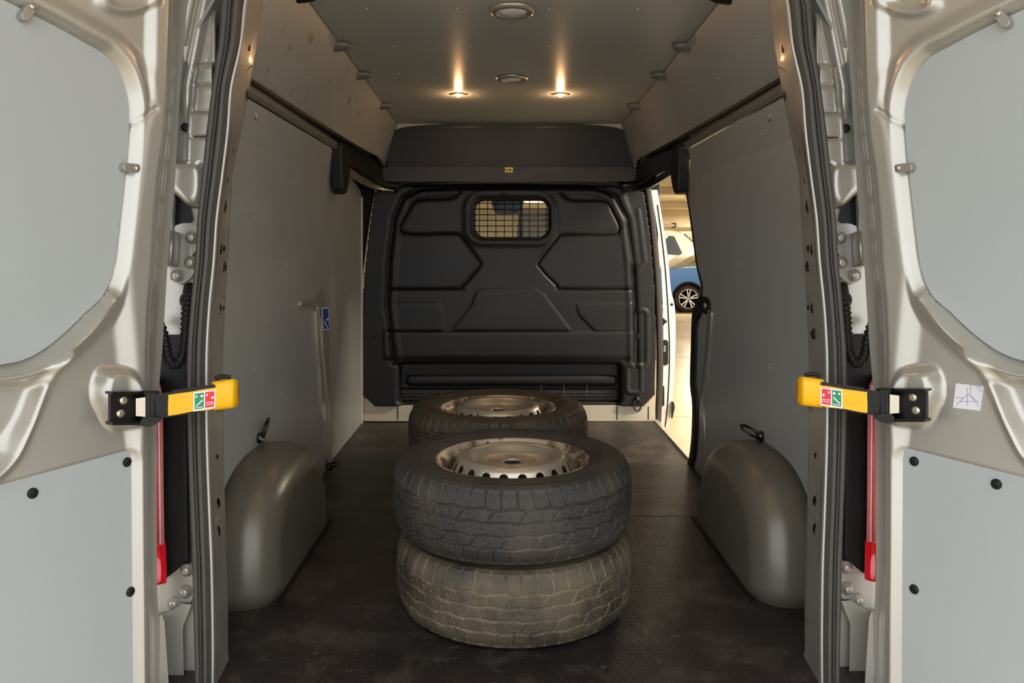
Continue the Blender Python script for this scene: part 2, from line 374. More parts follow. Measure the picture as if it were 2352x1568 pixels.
gl = [[(1055, 440), (1036, 457), (960, 461), (938, 486), (922, 535), (1040, 537), (1062, 548), (1100, 600), (1099, 614), (1062, 658), (1048, 664), (892, 664)],
      [(1283, 440), (1312, 460), (1385, 461), (1408, 490), (1418, 537), (1300, 539), (1278, 550), (1239, 600), (1240, 616), (1278, 656), (1292, 664), (1450, 664)]]
for g in gl: h -= 0.010 * gauss(dline(Q, spline2(g, False, 3)), 4.0)
h += 0.006 * sstep(0.5 - sdpoly(Q, [(1085, 700), (1094, 672), (1110, 663), (1228, 663), (1246, 674), (1310, 758), (1040, 758)]) / 7)
h += 0.006 * sstep(0.5 - sdpoly(Q, [(885, 695), (1008, 695), (1018, 712), (1018, 758), (885, 758)]) / 6)
h += 0.006 * sstep(0.5 - sdpoly(Q, [(1325, 698), (1450, 696), (1450, 762), (1368, 760), (1330, 722)]) / 6)
h += 0.010 * sstep((QY - 760) / 6) * sstep((QX - 880) / 6) * sstep((1455 - QX) / 6) * sstep((828 - QY) / 14)
h += 0.010 * gauss(dline(Q, rrect(1074, 446, 1268, 556, 34), True), 9)
h -= 0.016 * sstep(0.6 - sdpoly(Q, rrect(1080, 453, 1265, 551, 30)) / 6)
rec = sstep(0.5 - sdpoly(Q, rrect(912, 832, 1428, 930, 12)) / 8)
h -= 0.06 * rec
h += 0.022 * sstep(0.5 - sdpoly(Q, rrect(935, 868, 1415, 885, 6)) / 6)
for yy in range(892, 926, 7): h += 0.006 * gauss(np.abs(QY - yy), 2.2) * rec
h += 0.008 * gauss(dline(Q, rrect(1440, 838, 1472, 900, 6), True), 3)
h += 0.008 * gauss(dline(Q, rrect(1459, 712, 1486, 838, 10), True), 3.5)
h += 0.010 * gauss(dline(Q, [(1427, 455), (1446, 520), (1452, 600)]), 10)
h += 0.006 * gauss(dline(Q, [(1465, 485), (1480, 600), (1462, 625)]), 4)
h -= 0.008 * gauss(dline(Q, [(1470, 772)]), 1) if False else 0
P = np.zeros(QX.shape + (3,))
for j in range(QX.shape[0]):
    for i in range(QX.shape[1]):
        pass
dirs = np.stack([(QX - CX), (CY - QY), np.full(QX.shape, -F)], -1) @ RW
P = EYE + dirs * (YB / dirs[..., 1:2]); P[..., 1] -= h
msk = (sdpoly(Q, BK) < 1.5) & (sdpoly(Q, WIN) > 0)
grid('steel_panel', P, BLACK, wf, solid=0.012, mask=msk)
def bk(px, py, w=0.0): p = onY(px, py, YB); p[1] -= w; return p
bkmap = lambda a, b, t: bk(a, b, t)
# window frame, panes, grille bars
outer = rrect(1076, 448, 1267, 552, 32, 8); inner = rrect(1092, 461, 1260, 544, 22, 8)
V = []; Fs = []
for (o_, w) in ((outer, 0.0), (outer, 0.012), (inner, 0.006), (inner, -0.02)):
    V += [bk(x, y, w) for x, y in o_]
n = len(outer)
for r in range(3):
    for k in range(n): Fs.append((r * n + k, r * n + (k + 1) % n, (r + 1) * n + (k + 1) % n, (r + 1) * n + k))
wfr = mesh('window_frame', V, Fs, BLACKM, wf, True)
for x, y in ((1113, 449), (1222, 449), (1113, 552), (1222, 552)): lathe('screw', [(0.010, 0), (0.010, 0.004), (0.004, 0.006)], BLACKG, wf, bk(x, y, 0.006), (0, -1, 0), 10)
for px in (1101, 1120, 1139, 1158.5, 1178, 1197, 1216.5, 1236, 1255):
    tube('grille_bar', [bk(px, 457, 0.004), bk(px, 547, 0.004)], 0.0027, BLACKG, wf, n=6)
for py in (467, 480, 493, 506, 519, 532):
    tube('grille_bar', [bk(1086, py, 0.008), bk(1264, py, 0.008)], 0.0027, BLACKG, wf, n=6)
sheet('window_pane', rrect(1086, 456, 1264, 548, 24), -0.030, -0.026, bkmap, GLASS, wf)
tube('body_edge', smooth_path([bk(x, y, 0.004) for x, y in ((864, 436), (855, 490), (846, 550), (836, 640), (831, 750), (830, 930))], 30), 0.007, CREAM, wf, n=8)
# bolts and rivets on the bulkhead
for x, y in ((1067, 777), (1270, 775), (865, 775), (968, 812), (1169, 812), (1368, 812)):
    lathe('rivet', [(0.009, -0.002), (0.009, 0.012), (0.004, 0.016)], BLACKG, wf, bk(x, y), (0, -1, 0), 10)
lathe('bolt', [(0.020, 0), (0.020, 0.008), (0.012, 0.010), (0.010, 0.003)], BLACKG, wf, bk(1470, 772), (0, -1, 0), 16)
for k, (x, y) in enumerate([(x, y) for x in (1243, 1296, 1349) for y in (888, 895, 902, 909)]):
    rivet(bk(x, y, -0.035), wf, 0.9)
# upper part: leaning black panel, pale header, cross beam
hd = [(893, 300), (905, 286), (960, 278), (1170, 272), (1380, 278), (1434, 286), (1446, 300), (1446, 330), (893, 330)]
sheet('roof_header', hd, -0.02, 0.0, lambda a, b, t: tuple(onY(a, b, YB - t + 0.005)), CREAM, wf)
up = spline2([(888, 388), (893, 340), (900, 306), (935, 291), (1050, 283), (1170, 281), (1290, 283), (1405, 291), (1438, 306), (1446, 340), (1453, 388)], False, 4)
def upmap(a, b, t): return tuple(onY(a, b, YB - 0.012 - t))
sheet('upper_panel', up, 0.0, 0.02, upmap, BLACK, wf)
for x0, x1 in ((1030, 1110), (1230, 1306)):
    sheet('slot_edge', [(x0, 291.5), (x1, 290), (x1, 292), (x0, 293.5)], 0.02, 0.024, upmap, BLACKG, wf)
bmap = lambda a, b, t: tuple(onY(a, b, YB - 0.03 - t))
sheet('cross_beam', [(868, 392), (888, 383), (1450, 383), (1470, 392), (1474, 412), (1440, 417), (900, 417), (866, 412)], 0, 0.10, bmap, BEAMM, wf, bev=0.01)
tube('wiring_conduit', smooth_path([onY(x, y, YB - 0.07) for x, y in ((905, 425), (960, 417), (1170, 412), (1380, 417), (1432, 425))], 24), 0.014, BLACKM, wf)
tube('header_rail', smooth_path([onY(x, y, YB - 0.05) for x, y in ((885, 436), (940, 423), (1170, 419), (1400, 423), (1450, 436))], 24), 0.012, BLACKG, wf)
st = sheet('warning_sticker', [(1160, 384), (1178, 384), (1178, 396), (1160, 396)], 0.101, 0.103, bmap, YELP, wf); tag(st, 'small yellow warning sticker')
for dx in (1163, 1168, 1172): sheet('sticker_mark', [(dx, 388), (dx + 2.5, 388), (dx + 2.5, 392.5), (dx, 392.5)], 0.1032, 0.1037, bmap, BLACKM, st)
# pale body metal below the bulkhead
sheet('bulkhead_sill', [(830, 880), (905, 880), (905, 931), (1436, 931), (1436, 880), (1506, 880), (1506, 968), (830, 968)], -0.05, -0.012, bkmap, CREAM, wf)
for x in (912, 1417, 1489): sheet('sill_joint', [(x, 934), (x + 2, 934), (x + 2, 964), (x, 964)], -0.012, -0.010, bkmap, BLACKM, wf)
box('bulkhead_rear_shell', (X0 - 0.9, YB + 0.06, -0.1), (X0 - 0.28, YB + 0.08, 1.86), DARK, wf)
box('bulkhead_rear_shell', (X0 + 0.29, YB + 0.06, -0.1), (X0 + 0.86, YB + 0.08, 1.86), DARK, wf)
box('bulkhead_rear_shell', (X0 - 0.28, YB + 0.06, -0.1), (X0 + 0.29, YB + 0.08, 1.03), DARK, wf)
box('bulkhead_rear_shell', (X0 - 0.28, YB + 0.06, 1.33), (X0 + 0.29, YB + 0.08, 1.86), DARK, wf)

# ---- side walls
walls = []
for s, nm, sd in ((0, 'wall_left', 'left'), (1, 'wall_right', 'right')):
    w = empty(nm, f'{sd} side wall of the load bay lined with grey painted plywood', 'wall', kind='structure'); walls.append(w)
    if s == 0:
        front = [(3.50, 0), (3.50, 1.48)]
        rear_pts = [(1.86, 0.0)] + [(3.46, 0.0), (3.47, 0.35), (3.44, 0.70), (3.50, 0.80), (3.46, 1.20), (3.47, 1.452)] + [(1.86, 1.452)]
        box('outer_skin', (X0 - 0.96, 1.84, -0.5), (X0 - 0.93, 4.7, 1.88), PAINT, w, 0.01)
        sheet('lining_panel', [(3.42, 0), (4.36, 0), (4.37, 1.25), (4.33, 1.33), (3.42, 1.47)], -0.008, 0.000, wallmap, LINING, w, 0, (0.3, 0.6, 0.84, 1.1, 1.33))
        sheet('door_jamb_edge', [(4.35, 0), (4.37, 0), (4.37, 1.3), (4.35, 1.3)], 0.0, 0.006, wallmap, CREAM, w, 0, (0.3, 0.6, 0.84, 1.1))
    else:
        op = [(1580, 432), (1588, 480), (1597, 545), (1606, 610), (1618, 662), (1610, 690), (1600, 720), (1597, 800), (1595, 880), (1600, 930), (1598, 1000), (1592, 1050), (1582, 1088)]
        e = []
        for x, y in op:
            p = onX(x, y, X0 + 0.843); p = onX(x, y, X0 + halfw(p[2])); e.append((p[1], p[2]))
        rear_pts = [(1.86, 0.0), (3.40, 0.0)] + [(a + 0.02, b) for a, b in e[::-1] if b > 0.03] + [(3.50, 1.40), (3.50, 1.452), (1.86, 1.452)]
        box('outer_skin', (X0 + 0.93, 1.84, -0.5), (X0 + 0.96, 3.36, 1.88), PAINT, w, 0.01)
        box('outer_skin', (X0 + 0.92, 3.36, 1.48), (X0 + 0.95, 4.6, 1.88), PAINT, w, 0.01)
        # black edge trim of the sliding door opening
        path = smooth_path([(X0 + halfw(b) - 0.004, a, b) for a, b in e], 60)
        sweep('opening_edge_trim', path, [(-0.010, -0.07), (0.010, -0.07), (0.012, 0.004), (0.006, 0.008), (-0.006, 0.008)], BLACKM, w, ref=(0, -1, 0))
        low = [p for p in path if p[2] < 0.80]
        sweep('opening_edge_moulding', low, rrect(-0.075, -0.02, 0.0, 0.014, 0.010, 3), BLACKM, w, ref=(0, 1, 0))
        pk = sheet('door_catch_bracket', spline2([(-0.03, 0), (0.0, 0.035), (0.16, 0.03), (0.165, -0.03), (0.0, -0.04), (-0.02, -0.10)], True, 3), 0.0, 0.012,
                   lambda a, b, t: (X0 + 0.842 - t, 3.36 - a, 0.765 + b), BLACKM, w, bev=0.003)
        lathe('bolt', [(0.014, 0), (0.014, 0.006), (0.006, 0.010)], STEEL, pk, (X0 + 0.83, 3.24, 0.765), (-1, 0, 0), 12)
    cuts = (0.15, 0.3, 0.45, 0.6, 0.72, 0.84, 1.0, 1.15, 1.33)
    sheet('lining_panel', rear_pts, 0.0, 0.009, wallmap, LINING, w, s, cuts)
    # upper lining folded in towards the ceiling
    def upwall(a, b, t):
        f = (b - 1.50) / (ceilz(a) - 1.50); xb = float(np.interp(a, [2.4, 4.0, 4.38], [-0.800, -0.740, -0.695])); return (X0 + xb + (-0.635 - xb) * max(f, -0.2) + t, a, b - 0.004 * f)
    sheet('upper_lining_panel', [(1.93, 1.503), (4.20, 1.503), (4.375, 1.46), (4.375, 1.702), (1.93, 1.768)], 0.0, 0.009, upwall, SCUFF if s == 0 else LINING, w, s, (1.6,), (2.5, 3.0, 3.6, 4.1))
    # waist rail
    sweep('waist_rail', [(X0 - 0.798, 1.93, 1.474), (X0 - 0.798, 3.62, 1.474)], [(-0.012, -0.018), (0.012, -0.018), (0.016, -0.006), (0.008, 0.0), (0.016, 0.008), (0.004, 0.016), (-0.012, 0.016)], PAINTD, w, s, smooth=False, ref=(1, 0, 0))
    sweep('rail_gasket', [(X0 - 0.792, 1.95, 1.497), (X0 - 0.780, 2.6, 1.497), (X0 - 0.742, 4.1, 1.497)], [(-0.008, -0.006), (0.010, -0.006), (0.012, 0.006), (-0.008, 0.006)], BLACKM, w, s, smooth=False, ref=(1, 0, 0))
    box('rail_end_cap', (X0 - 0.81, 2.40, 1.497), (X0 - 0.782, 2.47, 1.528), BLACKM, w, 0.006, s)
    # black corner moulding where the rail crosses the door pillar
    ring_ = spline2([(0.00, 0.135), (0.16, 0.12), (0.18, 0.02), (0.15, -0.05), (0.09, -0.115), (0.02, -0.12), (0.0, -0.04)], True, 3)
    sheet('corner_moulding', ring_, 0.0, 0.050, lambda a, b, t: (X0 - 0.815 + t, 3.55 + a * 1.0, 1.385 + b), BLACKM, w, s, bev=0.012)
    P1 = smooth_path([(X0 - 0.80, 3.60, 1.47), (X0 - 0.785, 3.85, 1.455), (X0 - 0.765, 4.10, 1.44), (X0 - 0.71, 4.28, 1.40), (X0 - 0.62, 4.33, 1.375)], 24)
    sweep('door_rail_cover', P1, rrect(-0.035, -0.055, 0.03, 0.055, 0.015, 3), BLACKM if s == 0 else BLACKG, w, s, ref=(1, 0, 0))
    P2 = smooth_path([(X0 - 0.79, 3.75, 1.385), (X0 - 0.78, 4.0, 1.37), (X0 - 0.755, 4.2, 1.355), (X0 - 0.70, 4.29, 1.345), (X0 - 0.645, 4.31, 1.343)], 24)
    sweep('guide_rail', P2, rrect(-0.012, -0.018, 0.012, 0.018, 0.007, 3), STEEL if s == 0 else BLACKG, w, s, ref=(1, 0, 0))
    tube('cable_loop', smooth_path([(X0 - 0.742, 4.0, 1.515), (X0 - 0.735, 4.12, 1.535), (X0 - 0.72, 4.22, 1.51), (X0 - 0.71, 4.28, 1.47)], 14), 0.012, BLACKM, w, s, n=8)
    lathe('grommet', [(0.012, 0), (0.012, 0.014), (0.004, 0.016)], BLACKM, w, (X0 - 0.742, 4.0, 1.52), (0.8, 0, 0.5), 10, s)
    # rivets
    for (Y, z) in ((2.55, 1.38), (2.9, 1.25), (3.3, 1.30), (2.8, 0.95), (2.45, 0.62), (3.2, 0.75), (2.75, 0.48), (3.3, 0.5)):
        q = mir(wallmap(Y, z, 0.009), s); rivet(q, w)
    for (Y, z) in ((2.3, 1.62), (2.75, 1.6), (3.4, 1.58), (4.0, 1.6)): rivet(mir(upwall(Y, z, 0.009), s), w)
    lathe('lining_plug', [(0.016, 0), (0.016, 0.002), (0.010, 0.004), (0.009, 0.001)], PAINTD, w, wallmap(2.46, 1.42, 0.009), (1, 0, 0), 14, s)

# exposed body strut on the left wall, with the blue sticker
def wx(px, py, X=X0 - 0.843): p = onX(px, py, X); p = onX(px, py, X0 - halfw(max(0, p[2]))); return (p[1], p[2])
L = [(676, 703), (704, 699), (714, 715), (718, 790), (724, 850), (729, 950), (736, 1000), (741, 1050), (757, 1098)]
R = [(764, 1090), (752, 1050), (748, 1000), (746, 900), (745, 760), (740, 700), (728, 660), (718, 676), (705, 686), (678, 692)]
sheet('body_strut', [wx(*p) for p in L + R], 0.0, 0.022, wallmap, PAINT, walls[0], 0, (0.3, 0.6, 0.84), bev=0.004)
rid = [wx(*p) for p in ((716, 705), (724, 740), (728, 800), (735, 870), (742, 960), (746, 1040), (758, 1090))]
tube('strut_ridge', smooth_path([wallmap(a, b, 0.022) for a, b in rid], 40), 0.007, PAINT, walls[0], n=8)
st = sheet('blue_sticker', [wx(722, 707), wx(739, 705), (wx(741, 756)), wx(725, 759)], 0.0305, 0.0315, wallmap, WSTICK, walls[0]); tag(st, 'blue and white instruction sticker')
sheet('sticker_field', [wx(723.5, 709.5), wx(737.5, 707.5), (wx(739.5, 753.5)), wx(726.5, 756.5)], 0.0316, 0.0322, wallmap, BLUEP, st)
sheet('sticker_mark', [wx(727, 738), wx(728.5, 737), wx(736.5, 752), wx(735, 753)], 0.0323, 0.0328, wallmap, WSTICK, st)
sheet('sticker_mark', [wx(733, 732), wx(738, 731), wx(738, 735), wx(733, 736)], 0.0323, 0.0328, wallmap, WSTICK, st)
# pillar trim behind the right wheel arch (silver strip next to the opening)
e2 = [(1636, 712), (1632, 760), (1622, 850), (1612, 930), (1612, 1000), (1606, 1060), (1596, 1092)]
pth = []
for x, y in e2:
    p = onX(x, y, X0 + 0.84); pth.append((X0 + halfw(max(0, p[2])) - 0.012, p[1], p[2]))
sweep('body_strut', smooth_path(pth, 30), rrect(-0.006, -0.03, 0.010, 0.03, 0.005, 3), PAINTD, walls[1], ref=(1, 0, 0))

# ---- right hand door opening: jamb, seal
jm = empty('trim_1', 'white painted front jamb of the sliding door opening', 'door jamb', kind='structure')
YJ = 4.43
jL = [(1494, 436), (1506, 500), (1514, 560), (1520, 640), (1524, 760), (1523, 880), (1517, 985)]
jR = [(1530, 992), (1541, 950), (1548, 880), (1552, 780), (1550, 705), (1541, 665), (1535, 600), (1524, 520), (1510, 436)]
jmap = lambda a, b, t: tuple(onY(a, b, YJ - t))
sheet('jamb_panel', spline2(jL, False, 3) + spline2(jR, False, 3), -0.10, 0.0, jmap, WHITE, jm, bev=0.004)
ln = [onY(x, y, YJ - 0.001) for x, y in ((1510, 470), (1522, 560), (1530, 640), (1536, 740), (1538, 820), (1534, 920), (1527, 985))]
tube('jamb_seam', smooth_path(ln, 40), 0.0035, BLACKM, jm, n=6)
ln = [onY(x, y, YJ - 0.02) for x, y in ((1487, 430), (1497, 500), (1505, 580), (1511, 660), (1515, 780), (1515, 880), (1511, 968))]
sweep('door_seal', smooth_path(ln, 40), rrect(-0.018, -0.02, 0.018, 0.02, 0.012, 4), RUBBER, jm, ref=(1, 0, 0))
sheet('latch_socket', rrect(1521, 780, 1535, 839, 7), 0.0, 0.006, jmap, BLACKM, jm, bev=0.002)
for yy in (794, 799, 804): sheet('contact_pin', [(1524.5, yy), (1529, yy), (1529, yy + 3), (1524.5, yy + 3)], 0.006, 0.008, jmap, STEEL, jm)
sheet('striker_plate', rrect(1518, 886, 1526, 932, 3), 0.0, 0.012, jmap, BLACKM, jm, bev=0.002)
sheet('striker_plate', rrect(1499, 506, 1507, 550, 3), 0.0, 0.012, jmap, BLACKM, jm, bev=0.002)
sheet('rubber_stop', [(1543, 921), (1548, 924), (1550, 935), (1545, 960), (1541, 960)], 0.0, 0.03, jmap, BLACKM, jm, bev=0.004)
sheet('guide_wedge', [(1521, 728), (1533, 738), (1521, 749)], 0.0, 0.02, jmap, BLACKM, jm, bev=0.003)
lathe('rubber_plug', [(0.008, 0), (0.008, 0.003), (0.004, 0.005)], BLACKM, jm, onY(1543, 699, YJ), (0, -1, 0), 12)

# ---- rear frame pillars (flange, rubber seal, outer pillar), mirrored
def Yl(z): return 1.64 + 0.14 * z if z < 1 else 1.78 + 0.13 * (z - 1)
lip = [(606, -150), (583, -60), (560, 0), (549, 100), (527, 200), (519, 300), (507, 400), (494, 500), (487, 600), (477, 700), (471, 800), (470, 900), (471, 1000), (474, 1100), (478, 1200), (482, 1300), (484, 1400), (485, 1500), (484, 1600), (480, 1700)]
edg = [(625, -150), (612, -60), (603, 0), (591, 100), (574, 200), (554, 300), (534, 400), (529, 500), (523, 600), (517, 700), (512, 800), (512, 900), (514, 1000), (515, 1100), (518, 1200), (521, 1300), (524, 1400), (524, 1500), (540, 1575), (575, 1640)]
out_ = [(560, -150), (530, -60), (507, 0), (500, 100), (486, 200), (473, 300), (463, 400), (452, 500), (447, 600), (437, 700), (429, 800), (427, 900), (430, 1000), (433, 1100), (437, 1200), (441, 1300), (443, 1400), (446, 1500), (448, 1600), (446, 1700)]
def at_lean(px, py, dy):
    z = 1.0
    for _ in range(8):
        p = onY(px, py, Yl(z) + dy); z = p[2]
    return p
LIP = smooth_path([at_lean(x, y, 0.0) for x, y in lip], 110)
EDG0 = np.array([at_lean(x, y, 0.14) for x, y in edg]); OUT0 = np.array([at_lean(x, y, -0.012) for x, y in out_])
def atz(A, z): A = A[np.argsort(A[:, 2])]; return np.array([np.interp(z, A[:, 2], A[:, 0]), np.interp(z, A[:, 2], A[:, 1]), z])
for s in (0, 1):
    sd = ('left', 'right')[s]
    t = empty(f'trim_{s + 2}', f'{sd} rear door pillar in silver body paint with punched flange and rubber seal', 'door pillar', kind='structure')
    rows = []
    for p in LIP:
        z = p[2]; e = atz(EDG0, z); l = np.array(p)
        # small pressed steps in the flange
        st_ = 0.004 * math.sin(z * 11) 
        a = l + (0.006, -0.003, 0); b = l + (e - l) * 0.12 + (0.004, 0, 0); c = l + (e - l) * 0.5 + (0.002 + st_ * 0.5, 0, 0); d = e + (0, -0.008, 0)
        rows.append([l + (-0.002, 0.03, 0), l + (-0.002, 0, 0), a, b, c, d, e, e + (-0.010, 0.012, 0), e + (-0.16, 0.02, 0)])
    G = np.array(rows)[::-1]
    grid('pillar_flange', G, PAINTD, t, s, solid=0.003)
    mid = np.array([(np.array(p) + atz(OUT0, p[2])) / 2 for p in LIP]); mid[:, 1] -= 0.004
    wd = np.array([abs(p[0] - atz(OUT0, p[2])[0]) for p in LIP])
    prof = [(-0.5, 0.5), (-0.5, 0.05), (-0.43, -0.14), (-0.3, -0.2), (-0.16, -0.16), (-0.08, -0.02), (-0.02, 0.0), (0.0, 0.14), (0.03, 0.0), (0.10, -0.10), (0.22, -0.2), (0.38, -0.16), (0.48, 0.0), (0.5, 0.5)]
    V = []; m = len(prof)
    for p, w_ in zip(mid, wd):
        for u, v in prof: V.append((p[0] + u * w_, p[1] + v * 0.045, p[2]))
    Fs = [(i * m + j, i * m + (j + 1) % m, (i + 1) * m + (j + 1) % m, (i + 1) * m + j) for i in range(len(mid) - 1) for j in range(m)]
    Fs += [tuple(range(m))[::-1], tuple((len(mid) - 1) * m + j for j in range(m))]
    so = mesh('rubber_seal', V, Fs, RUBBER, t, False, s)
    bm = bmesh.new(); bm.from_mesh(so.data); bmesh.ops.recalc_face_normals(bm, faces=bm.faces[:]); bm.to_mesh(so.data); bm.free()
    # punched holes in the flange (left coordinates of the photograph)
    def flange_pt(px, py):
        for f in np.linspace(0, 1, 41):
            zz = 1.0
            for _ in range(6):
                l = atz(LIP, zz); e = atz(EDG0, zz); p = l + (e - l) * f; q = onY(px, py, p[1]); zz = q[2]
            if proj(l + (e - l) * f)[0] >= px: break
        n = np.cross(e - l, (0, 0, 1)); n /= np.linalg.norm(n)
        return l + (e - l) * f - n * 0.0, (abs(n[0]), -abs(n[1]), 0)
    holes = [(571, 106, 3, 7), (566, 210, 2.5, 12), (538, 292, 3, 9), (530, 340, 3, 8), (520, 408, 2.5, 8), (514, 470, 4, 11), (505, 570, 2.5, 10), (513, 570, 2.5, 5), (514, 612, 4, 8), (502, 708, 6, 9), (512, 707, 2, 4),
             (497, 1050, 3, 5), (500, 1156, 4, 8), (499, 1222, 5, 10), (493, 1218, 2, 3), (495, 1335, 2.5, 4), (505, 1398, 2.5, 4), (506, 1466, 4, 9), (503, 1505, 2.5, 4)]
    for hx, hy, rx, ry in holes:
        p, nn = flange_pt(hx, hy)
        k = p[1] / F * 1.0
        hh = lathe('punched_hole', [(0, 0.0006), (1.0, 0.0006), (1.15, 0.0018), (1.4, 0.0)], BLACKG, t, p, nn, 14, s, sx=rx * k * 1.9, sy=ry * k * 1.15)
    if s == 1:
        p, nn = flange_pt(498, 768); lathe('rubber_plug', [(0.014, 0), (0.014, 0.004), (0.006, 0.009)], BLACKM, t, p, nn, 14, s)
    for yy in (163, 690, 950, 1190, 1440):
        a_, n1 = flange_pt(int(np.interp(yy, [q[1] for q in lip], [q[0] for q in lip])) + 8, yy + 12); b_, n2 = flange_pt(int(np.interp(yy, [q[1] for q in edg], [q[0] for q in edg])) - 2, yy - 12)
        tube('weld_seam', [a_ + np.array(n1) * 0.001, b_ + np.array(n2) * 0.001], 0.0016, PAINTD, t, s, n=6)
    # outer pillar: shallow pressed channel set back behind the door edge
    def oY(z): return Yl(z) + 0.10
    pxs = np.arange(296, 500, 3.0); pys = np.arange(-90, 1690, 5.0); GX, GY = np.meshgrid(pxs, pys); Qp = np.stack([GX, GY], -1)
    hh = np.zeros(GX.shape)
    shx = np.interp(GY, [-90, 0, 200, 470], [75, 48, 8, 0])   # the pleats lean with the pillar
    U = GX - shx
    for c_, a_, w_ in ((424, 0.012, 7), (446, -0.016, 6), (400, -0.02, 8)): hh += a_ * gauss(np.abs(U - c_), w_) * sstep((250 - GY) / 60 + 0.5)
    hh += 0.020 * sstep((U - 438) / 9 + 0.5) * sstep((GY - 150) / 10) * sstep((385 - GY) / 5)
    for yy in (200, 262, 318): hh -= 0.006 * gauss(np.abs(GY - yy), 4) * sstep((U - 440) / 6)
    hh += 0.035 * sstep(0.5 - sdpoly(Qp, spline2([(380, 385), (440, 384), (470, 390), (470, 455), (448, 466), (425, 448), (404, 430)], True, 3)) / 14)
    hh += 0.012 * sstep(0.5 - dline(Qp, [(430, 533)]) / 18) if False else 0
    z_guess = np.zeros(GX.shape) + 1.0
    dr = np.stack([(GX - CX), (CY - GY), np.full(GX.shape, -F)], -1) @ RW
    for _ in range(8):
        yy_ = np.where(z_guess < 1, 1.64 + 0.14 * z_guess, 1.78 + 0.13 * (z_guess - 1)) + 0.10
        PP = EYE + dr * (yy_ / dr[..., 1])[..., None]; z_guess = PP[..., 2]
    PP = PP.copy(); PP[..., 1] -= hh
    grid('outer_pillar_panel', PP, PAINT, t, s, solid=0.01)
    def op_(px, py, d=0.0):
        z = 1.0
        for _ in range(8): p = onY(px, py, oY(z) - d); z = p[2]
        return p
    opm = lambda a, b, d: tuple(op_(a, b, d))
    tag(sheet('black_gap_cover', [(380, 432), (404, 430), (436, 466), (444, 505), (420, 520), (380, 512)], 0.0, 0.015, opm, BLACKM, t, s, bev=0.004), None)
    sheet('lamp_housing', [(340, 768), (440, 768), (440, 1290), (418, 1300), (372, 1335), (340, 1335)], 0.0, 0.012, opm, BLACKM, t, s, bev=0.003)
    sheet('housing_rib', [(418, 860), (426, 860), (432, 1285), (423, 1290)], 0.012, 0.022, opm, BLACKM, t, s)
    lathe('rubber_plug', [(0.010, -0.005), (0.010, 0.006), (0.004, 0.009)], BLACKM, t, op_(427, 293, 0.02), (0, -1, 0), 14, s)
    lathe('cable_grommet', [(0.024, 0), (0.022, 0.008), (0.014, 0.010), (0.012, 0.002)], BLACKM, t, op_(436, 690, 0.004), (0, -1, 0), 18, s)
    # body corner below the lamp
    sheet('bumper_corner', [(330, 1420), (372, 1412), (378, 1428), (392, 1640), (330, 1640)], 0.03, 0.10, opm, PAINT, t, s, bev=0.01)
    sheet('bumper_corner', [(366, 1418), (418, 1385), (440, 1388), (420, 1440), (424, 1640), (382, 1640), (380, 1432)], 0.0, 0.03, opm, PAINT, t, s, bev=0.01)
    # hinges on the pillar
    def hinge(y0, pts, bolts):
        hg = sheet('hinge', spline2(pts, True, 3), 0.0, 0.022, opm, PAINTD, t, s, bev=0.006)
        for x, y in bolts: lathe('bolt', [(0.016, 0), (0.016, 0.004), (0.009, 0.006), (0.009, 0.012), (0.004, 0.013)], PAINT, hg, op_(x, y, 0.022), (0, -1, 0), 14, s)
    hinge(0, [(386, 535), (400, 520), (425, 512), (452, 520), (458, 560), (440, 590), (446, 620), (436, 640), (410, 652), (394, 640), (388, 600)], [(442, 546), (408, 633), (440, 603)])
    sweep('hinge_knuckle', [op_(394, 532, 0.04), op_(389, 612, 0.04)], rrect(-0.014, -0.02, 0.014, 0.02, 0.008, 3), PAINTD, t, s, ref=(1, 0, 0))
    hinge(0, [(368, 1345), (405, 1310), (425, 1296), (442, 1305), (442, 1375), (415, 1385), (372, 1405)], [(430, 1308), (427, 1358), (401, 1384)])

# ==================================================================== REAR DOORS
HX, HY = -0.78, 1.715
ANG = [math.radians(27), math.radians(28.5)]
def tum(z): return 0.058 * np.clip((np.asarray(z, float) - 0.72) / 0.9, 0, 2) ** 1.4
def dmap(u, z, w, side=0, mirror=True):
    a = ANG[side]; d = np.array([-math.sin(a), -math.cos(a), 0]); n = np.array([math.cos(a), -math.sin(a), 0])
    u = np.asarray(u, float); z = np.asarray(z, float); w = np.asarray(w, float) + tum(z)
    p = np.array([HX, HY, 0]) + u[..., None] * d + w[..., None] * n
    p = p + np.stack([0 * z, np.where(z < 1, 0.14, 0.13) * (z - 1), z], -1)
    return mir(p, side) if mirror else p
def dinv(px, py, w=0.0, side=0):
    u, z = 0.25, 1.0
    for _ in range(14):
        q0 = proj(dmap(u, z, w, side)); e = np.array([px, py]) - q0
        J = np.stack([(proj(dmap(u + 1e-3, z, w, side)) - q0) / 1e-3, (proj(dmap(u, z + 1e-3, w, side)) - q0) / 1e-3], -1)
        du = np.clip(np.linalg.solve(J, e), -0.3, 0.3); u += du[0]; z += du[1]
    return float(u), float(z)
PANEL_UP = [(-40, -20), (7, 2), (63, 30), (133, 66), (199, 103), (232, 121), (252, 139), (272, 166), (288, 212), (294, 259), (292, 315), (287, 371), (282, 415), (275, 481), (269, 533), (262, 593),
            (255, 629), (244, 659), (229, 686), (192, 719), (149, 762), (99, 802), (50, 827), (0, 837), (-120, 850), (-280, 850), (-430, 800), (-520, 600), (-500, 100), (-400, -60), (-200, -90)]
PANEL_UP = spline2(PANEL_UP, True, 3)
PANEL_LO = [(283, 1035), (297, 1034), (303, 1040), (306, 1052), (308, 1200), (311, 1400), (312, 1620), (-500, 2100), (-500, 1250), (0, 1112)]
